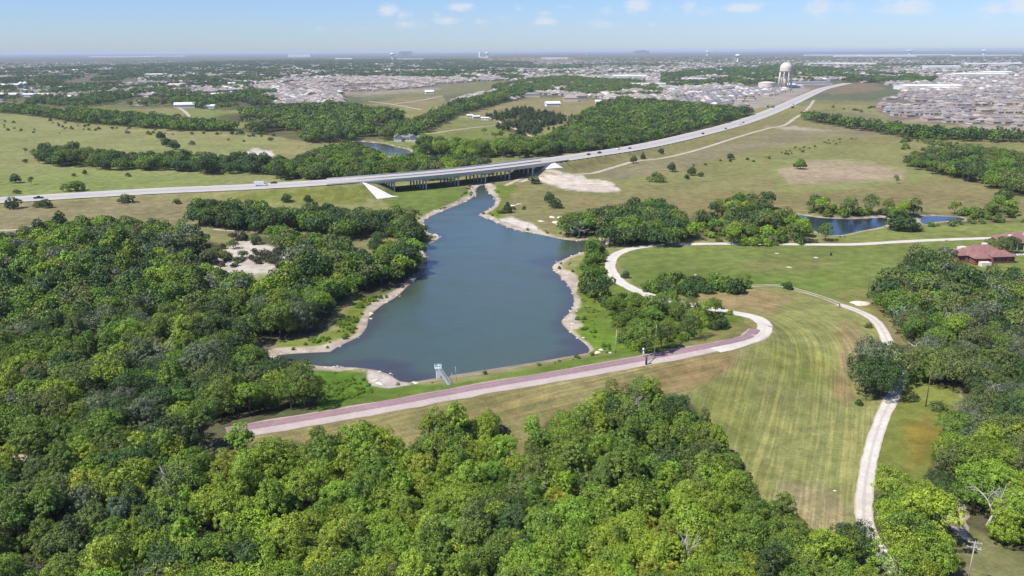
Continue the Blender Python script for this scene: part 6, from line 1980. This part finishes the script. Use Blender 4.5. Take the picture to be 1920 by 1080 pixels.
for k in range(8):
    a = 2 * math.pi * (k + 0.3) / 8
    MB().tube((18.0 * math.cos(a), 18.0 * math.sin(a), -1), ((TR - 0.4) * math.cos(a), (TR - 0.4) * math.sin(a), LH + 1.1), 1.25, 1.1, 10).build('leg', M['tank'], tw_, True)
    b = 2 * math.pi * (k + 1.3) / 8
    for z in (14, 28):
        r_ = 18.0 - 2.9 * z / LH
        MB().tube((r_ * math.cos(a), r_ * math.sin(a), z), (r_ * math.cos(b), r_ * math.sin(b), z), 0.3, 0.3, 6).build('strut', M['tank'], tw_, True)
gt = at_z([1437], [164], 1.2)[0]
gk = thing('ground_tank', 'low round cream water tank beside the water tower', 'tank', gt)
MB().lathe([(22, -1), (22, 12.5)], (0, 0, 0), 36).build('shell', M['tank'], gk, True)
MB().lathe([(22.4, 12.5), (16, 14.4), (8, 15.6), (0.0, 16)], (0, 0, 0), 36).build('roof', M['tank'], gk, True)


def hall(label, px, py, L, Wd, hgt, rz=0.0, mat=None):
    p = at_z([px], [py], 1.0)[0]
    p[2] = float(height(p[0], p[1])[0])
    r = thing('hall_building', label, 'hall', p, rz, 'white halls on the plain')
    MB().box((0, 0, hgt / 2 - 0.5), (L, Wd, hgt + 1)).build('wall', M['sheetmetal'], r)
    MB().hip((0, 0, hgt + 0.15), L, Wd, min(3.5, Wd * 0.06), 0, 0.4, 1.0).build('roof', mat or WHITER, r)
    return r


hall('long white hall at the back of the brown roofed subdivision', 1740, 168, 150, 62, 9, 0.1)
hall('low white annex against the end of the long white hall', 1768, 169.5, 62, 34, 6, 0.1)
hall('pale grey depot beside the water tower, along the highway', 1515, 158.5, 120, 60, 7, 0.25, GREYR)
hall('small white pump house at the foot of the water tower', 1487, 164.5, 46, 26, 6, 0.2)
hall('white school hall beyond the highway end', 1832, 145, 190, 60, 11, 0)
hall('white hall next to the school hall, farther off', 1865, 141, 110, 60, 11, 0)
hall('white hall in the town above the tree band', 1555, 121.5, 260, 60, 10)
hall('red trimmed hall above the tree band', 1605, 122, 240, 60, 10, 0)
hall('long white hall on the rise at the far edge of town', 1860, 123, 330, 80, 12, 0)
hall('white hall near the tall dark mast', 1765, 129, 170, 60, 12, 0)
hall('white roofed hall behind the low green scrub', 1180, 147, 120, 50, 9)
hall('white shed row left of the tower town', 1215, 161, 100, 30, 7)
hall('pale shed row by the tree clump left of the tower town', 1300, 151, 110, 26, 7)
hall('white hall on the horizon plain before the far ridge', 1640, 106, 1100, 120, 18)
hall('wide white depot near the horizon', 1560, 104, 900, 120, 16)
hall('broad white depot at the horizon by the bulb tower', 1700, 103.5, 1500, 120, 18)
hall('white depot at the horizon near the photo edge', 1850, 104, 1000, 120, 16)
hall('white distant quarry hall at the left horizon', 230, 107.5, 1300, 140, 12)
hall('second white distant quarry hall', 310, 106.5, 900, 140, 12)
hall('white cluster of far apartment blocks before the ridge', 562, 108, 380, 60, 40)
hall('white far store beside the apartment blocks', 645, 111, 220, 60, 14)
hall('far pale store under the thin far tower', 770, 112.5, 300, 60, 12)
hall('white building between the two white standpipes', 908, 109.5, 110, 40, 14)
hall('white hall on the far town slope', 1040, 111.5, 300, 60, 12)


def standpipe(label, px, py, hgt, r, bulb):
    p = at_z([px], [py], 1.0)[0]
    t_ = thing('standpipe' if not bulb else 'bulb_tower', label, 'water tower', p, 0, 'far water towers')
    if bulb:
        MB().lathe([(r * 0.45, -2), (r * 0.3, hgt * 0.3), (r * 0.3, hgt * 0.66)], (0, 0, 0), 14).build('stem', M['white_steel'], t_, True)
        MB().lathe([(r * 0.3, hgt * 0.66), (r * 0.9, hgt * 0.76), (r, hgt * 0.84), (r * 0.85, hgt * 0.94), (0.0, hgt)], (0, 0, 0), 18).build('bulb', M['white_steel'], t_, True)
    else:
        MB().lathe([(r, -2), (r, hgt - 3)], (0, 0, 0), 16).build('shell', M['white_steel'], t_, True)
        MB().lathe([(r, hgt - 3), (r * 0.6, hgt - 0.8), (0.0, hgt)], (0, 0, 0), 16).build('dome', M['white_steel'], t_, True)


standpipe('thin white far tower below the city skyline', 736, 113, 80, 26, True)
standpipe('left white standpipe on the far plain', 900, 109, 80, 17, False)
standpipe('bulb topped tower beside the white standpipe', 913, 109, 80, 24, True)
standpipe('small white bulb tower above the town slope', 1383, 116, 62, 22, True)
standpipe('tiny white bulb tower on the horizon left of the big water tower', 1326, 104, 82, 36, True)
standpipe('tiny pale bulb tower near the dirt cuts', 1100, 103, 75, 26, True)
standpipe('bulb tower on the horizon above the wide depots', 1705, 102, 85, 58, True)
standpipe('last bulb tower on the horizon near the photo edge', 1844, 103, 82, 44, True)
for px, hg, wd, lab in ((752, 96, 110, 'lowest block of the hazy far skyline'), (757, 102, 90, 'left tall tower of the hazy far skyline'), (763, 100, 80, 'middle tower of the hazy far skyline'), (768, 104, 100, 'tallest tower of the hazy far skyline'), (1202, 98, 300, 'wide block of the second hazy skyline'), (1206, 103, 130, 'tall block of the second hazy skyline')):
    d = pxdir([px], [97.0])[0]
    q = d[:2] / np.linalg.norm(d[:2]) * 19500
    t_ = thing('far_skyscraper', lab, 'skyscraper', (q[0], q[1], -8), 0, 'far skyline towers')
    MB().box((0, 0, (hg - 12) / 2), (wd, wd, hg - 12)).build('shaft', GREYR, t_)
    MB().box((0, 0, hg - 6), (wd * 0.6, wd * 0.6, 11.98)).build('top', GREYR, t_)

# ------------------------------------------------------------------ traffic
def car_proto(name, long_, kind):
    L = long_
    if kind == 'pickup':
        body = [(-L / 2, .45), (L / 2 - .1, .45), (L / 2, .6), (L / 2 - .1, 1.05), (L * .22, 1.15), (L * .1, 1.8), (-L * .14, 1.84), (-L * .17, 1.15), (-L / 2, 1.12)]
        win = [(L * .205, 1.2), (L * .1, 1.74), (-L * .125, 1.76), (-L * .15, 1.2)]
    elif kind == 'truck':
        body = [(-L / 2, .8), (L / 2 - .1, .6), (L / 2, .9), (L / 2, 1.9), (L * .42, 2.6), (L * .3, 2.65), (L * .29, 3.3), (-L / 2, 3.3)]
        win = [(L / 2 - .04, 1.75), (L * .425, 2.5), (L * .33, 2.5), (L * .33, 1.75)]
    else:
        body = [(-L / 2, .4), (L / 2 - .15, .4), (L / 2, .6), (L / 2 - .15, .9), (L * .2, 1.02), (L * .06, 1.5), (-L * .3, 1.55), (-L * .45, 1.05), (-L / 2, .95)]
        win = [(L * .17, 1.06), (L * .055, 1.45), (-L * .28, 1.49), (-L * .4, 1.08)]
    r = link(name, None)
    MB().prism(body, 0.92 if kind != 'truck' else 1.25).build('body', M['paint'], r)
    MB().prism(win, 0.94 if kind != 'truck' else 1.27).build('window', M['darkglass'], r)
    for x in (-L * .31, L * .31):
        for s_ in (-1, 1):
            y = s_ * (0.82 if kind != 'truck' else 1.12)
            w_ = MB().tube((x, y - .13, .36), (x, y + .13, .36), .36, .36, 14).build('tyre', M['tyre'], r)
            MB().tube((x, y - .135, .36), (x, y + .135, .36), .2, .2, 8).build('rim', M['steel'], w_)
    for s_ in (-1, 1):
        MB().box((L / 2 - .04, s_ * .68, .75), (.1, .36, .16)).build('headlight', M['trimwhite'], r)
    return r


protos = {}
CARS = [(72, 372.5, 'pickup', 6.4, (0.012, 0.012, 0.014), 'black pickup driving on the highway past the verge bushes', -1), (489, 348.5, 'truck', 9.0, (0.6, 0.6, 0.6), 'white box truck on the highway before the bridge', 1), (516, 342.5, 'car', 4.8, (0.03, 0.03, 0.035), 'dark car on the far lane of the highway ahead of the box truck', -1),
        (1104, 290.5, 'car', 4.8, (0.015, 0.015, 0.02), 'first dark car past the bridge on the highway', 1), (1124, 287.5, 'pickup', 5.6, (0.02, 0.02, 0.03), 'dark pickup just ahead of the first dark car past the bridge', 1), (1158, 281, 'car', 4.6, (0.5, 0.5, 0.5), 'white car on the far lane past the bridge', -1),
        (1181, 279, 'car', 4.8, (0.02, 0.03, 0.02), 'dark green car on the highway above the dirt track bushes', 1), (1318, 251.5, 'pickup', 6, (0.015, 0.013, 0.012), 'dark pickup on the highway bend beside the big wood', 1), (1361, 242, 'car', 4.8, (0.02, 0.02, 0.02), 'dark car on the highway bend behind the dark pickup', 1),
        (1394, 230.5, 'car', 5, (0.03, 0.03, 0.04), 'dark car where the highway leaves the big wood', 1), (1388, 233.5, 'car', 4.6, (0.3, 0.3, 0.3), 'silver car close to the dark car where the highway leaves the wood', 1), (1492, 196.5, 'car', 5, (0.03, 0.03, 0.03), 'dark car on the distant highway beside the new pale subdivision', 1)]
for (px, py, kd, L, colr, lab, sg) in CARS:
    i = hw_index(px, py, 6.0 if 300 < px < 1150 else 2.5)
    p, tg, nn = hw_at(i)
    q0 = at_z([px], [py], p[2])[0]
    off = float(np.clip((q0[:2] - p[:2]) @ nn, -10.5, 10.5))
    q = p[:2] + tg * float((q0[:2] - p[:2]) @ tg) + nn * off
    if (kd, L) not in protos:
        protos[(kd, L)] = r = car_proto({'pickup': 'pickup_truck', 'truck': 'box_truck', 'car': 'car'}[kd], L, kd)
        r.location = (q[0], q[1], p[2] + 0.02)
        r.rotation_euler = (0, 0, math.atan2(tg[1], tg[0]) + (0 if sg > 0 else math.pi))
    else:
        r = copy_tree(protos[(kd, L)], (q[0], q[1], p[2] + 0.02), math.atan2(tg[1], tg[0]) + (0 if sg > 0 else math.pi))
    tag(r, lab, {'pickup': 'pickup', 'truck': 'truck', 'car': 'car'}[kd], 'vehicles on the highway')
    for ch in r.children:
        if ch.name.startswith('body'):
            ch['tint'] = list(colr)

# ------------------------------------------------------------------ haze over the plain
hz, t = new_mat('air_haze')
pv = t.n('ShaderNodeVolumePrincipled')
pv.inputs['Color'].default_value = (0.72, 0.81, 0.96, 1)
pv.inputs['Density'].default_value = 4.4e-5
o_ = t.n('ShaderNodeOutputMaterial')
t.t.links.new(pv.outputs[0], o_.inputs['Volume'])
hb = MB().box((0, 0, 40), (140000, 140000, 140)).build('haze', hz)
tag(hb, kind='stuff')
hz.volume_intersection_method if hasattr(hz, 'volume_intersection_method') else None

import re as _re
for o_ in COL.objects:
    l_ = o_.get('label')
    if l_ and not 4 <= len(_re.findall(r"[A-Za-z0-9'-]+", l_)) <= 16:
        print('LABEL', len(l_.split()), o_.name, l_)
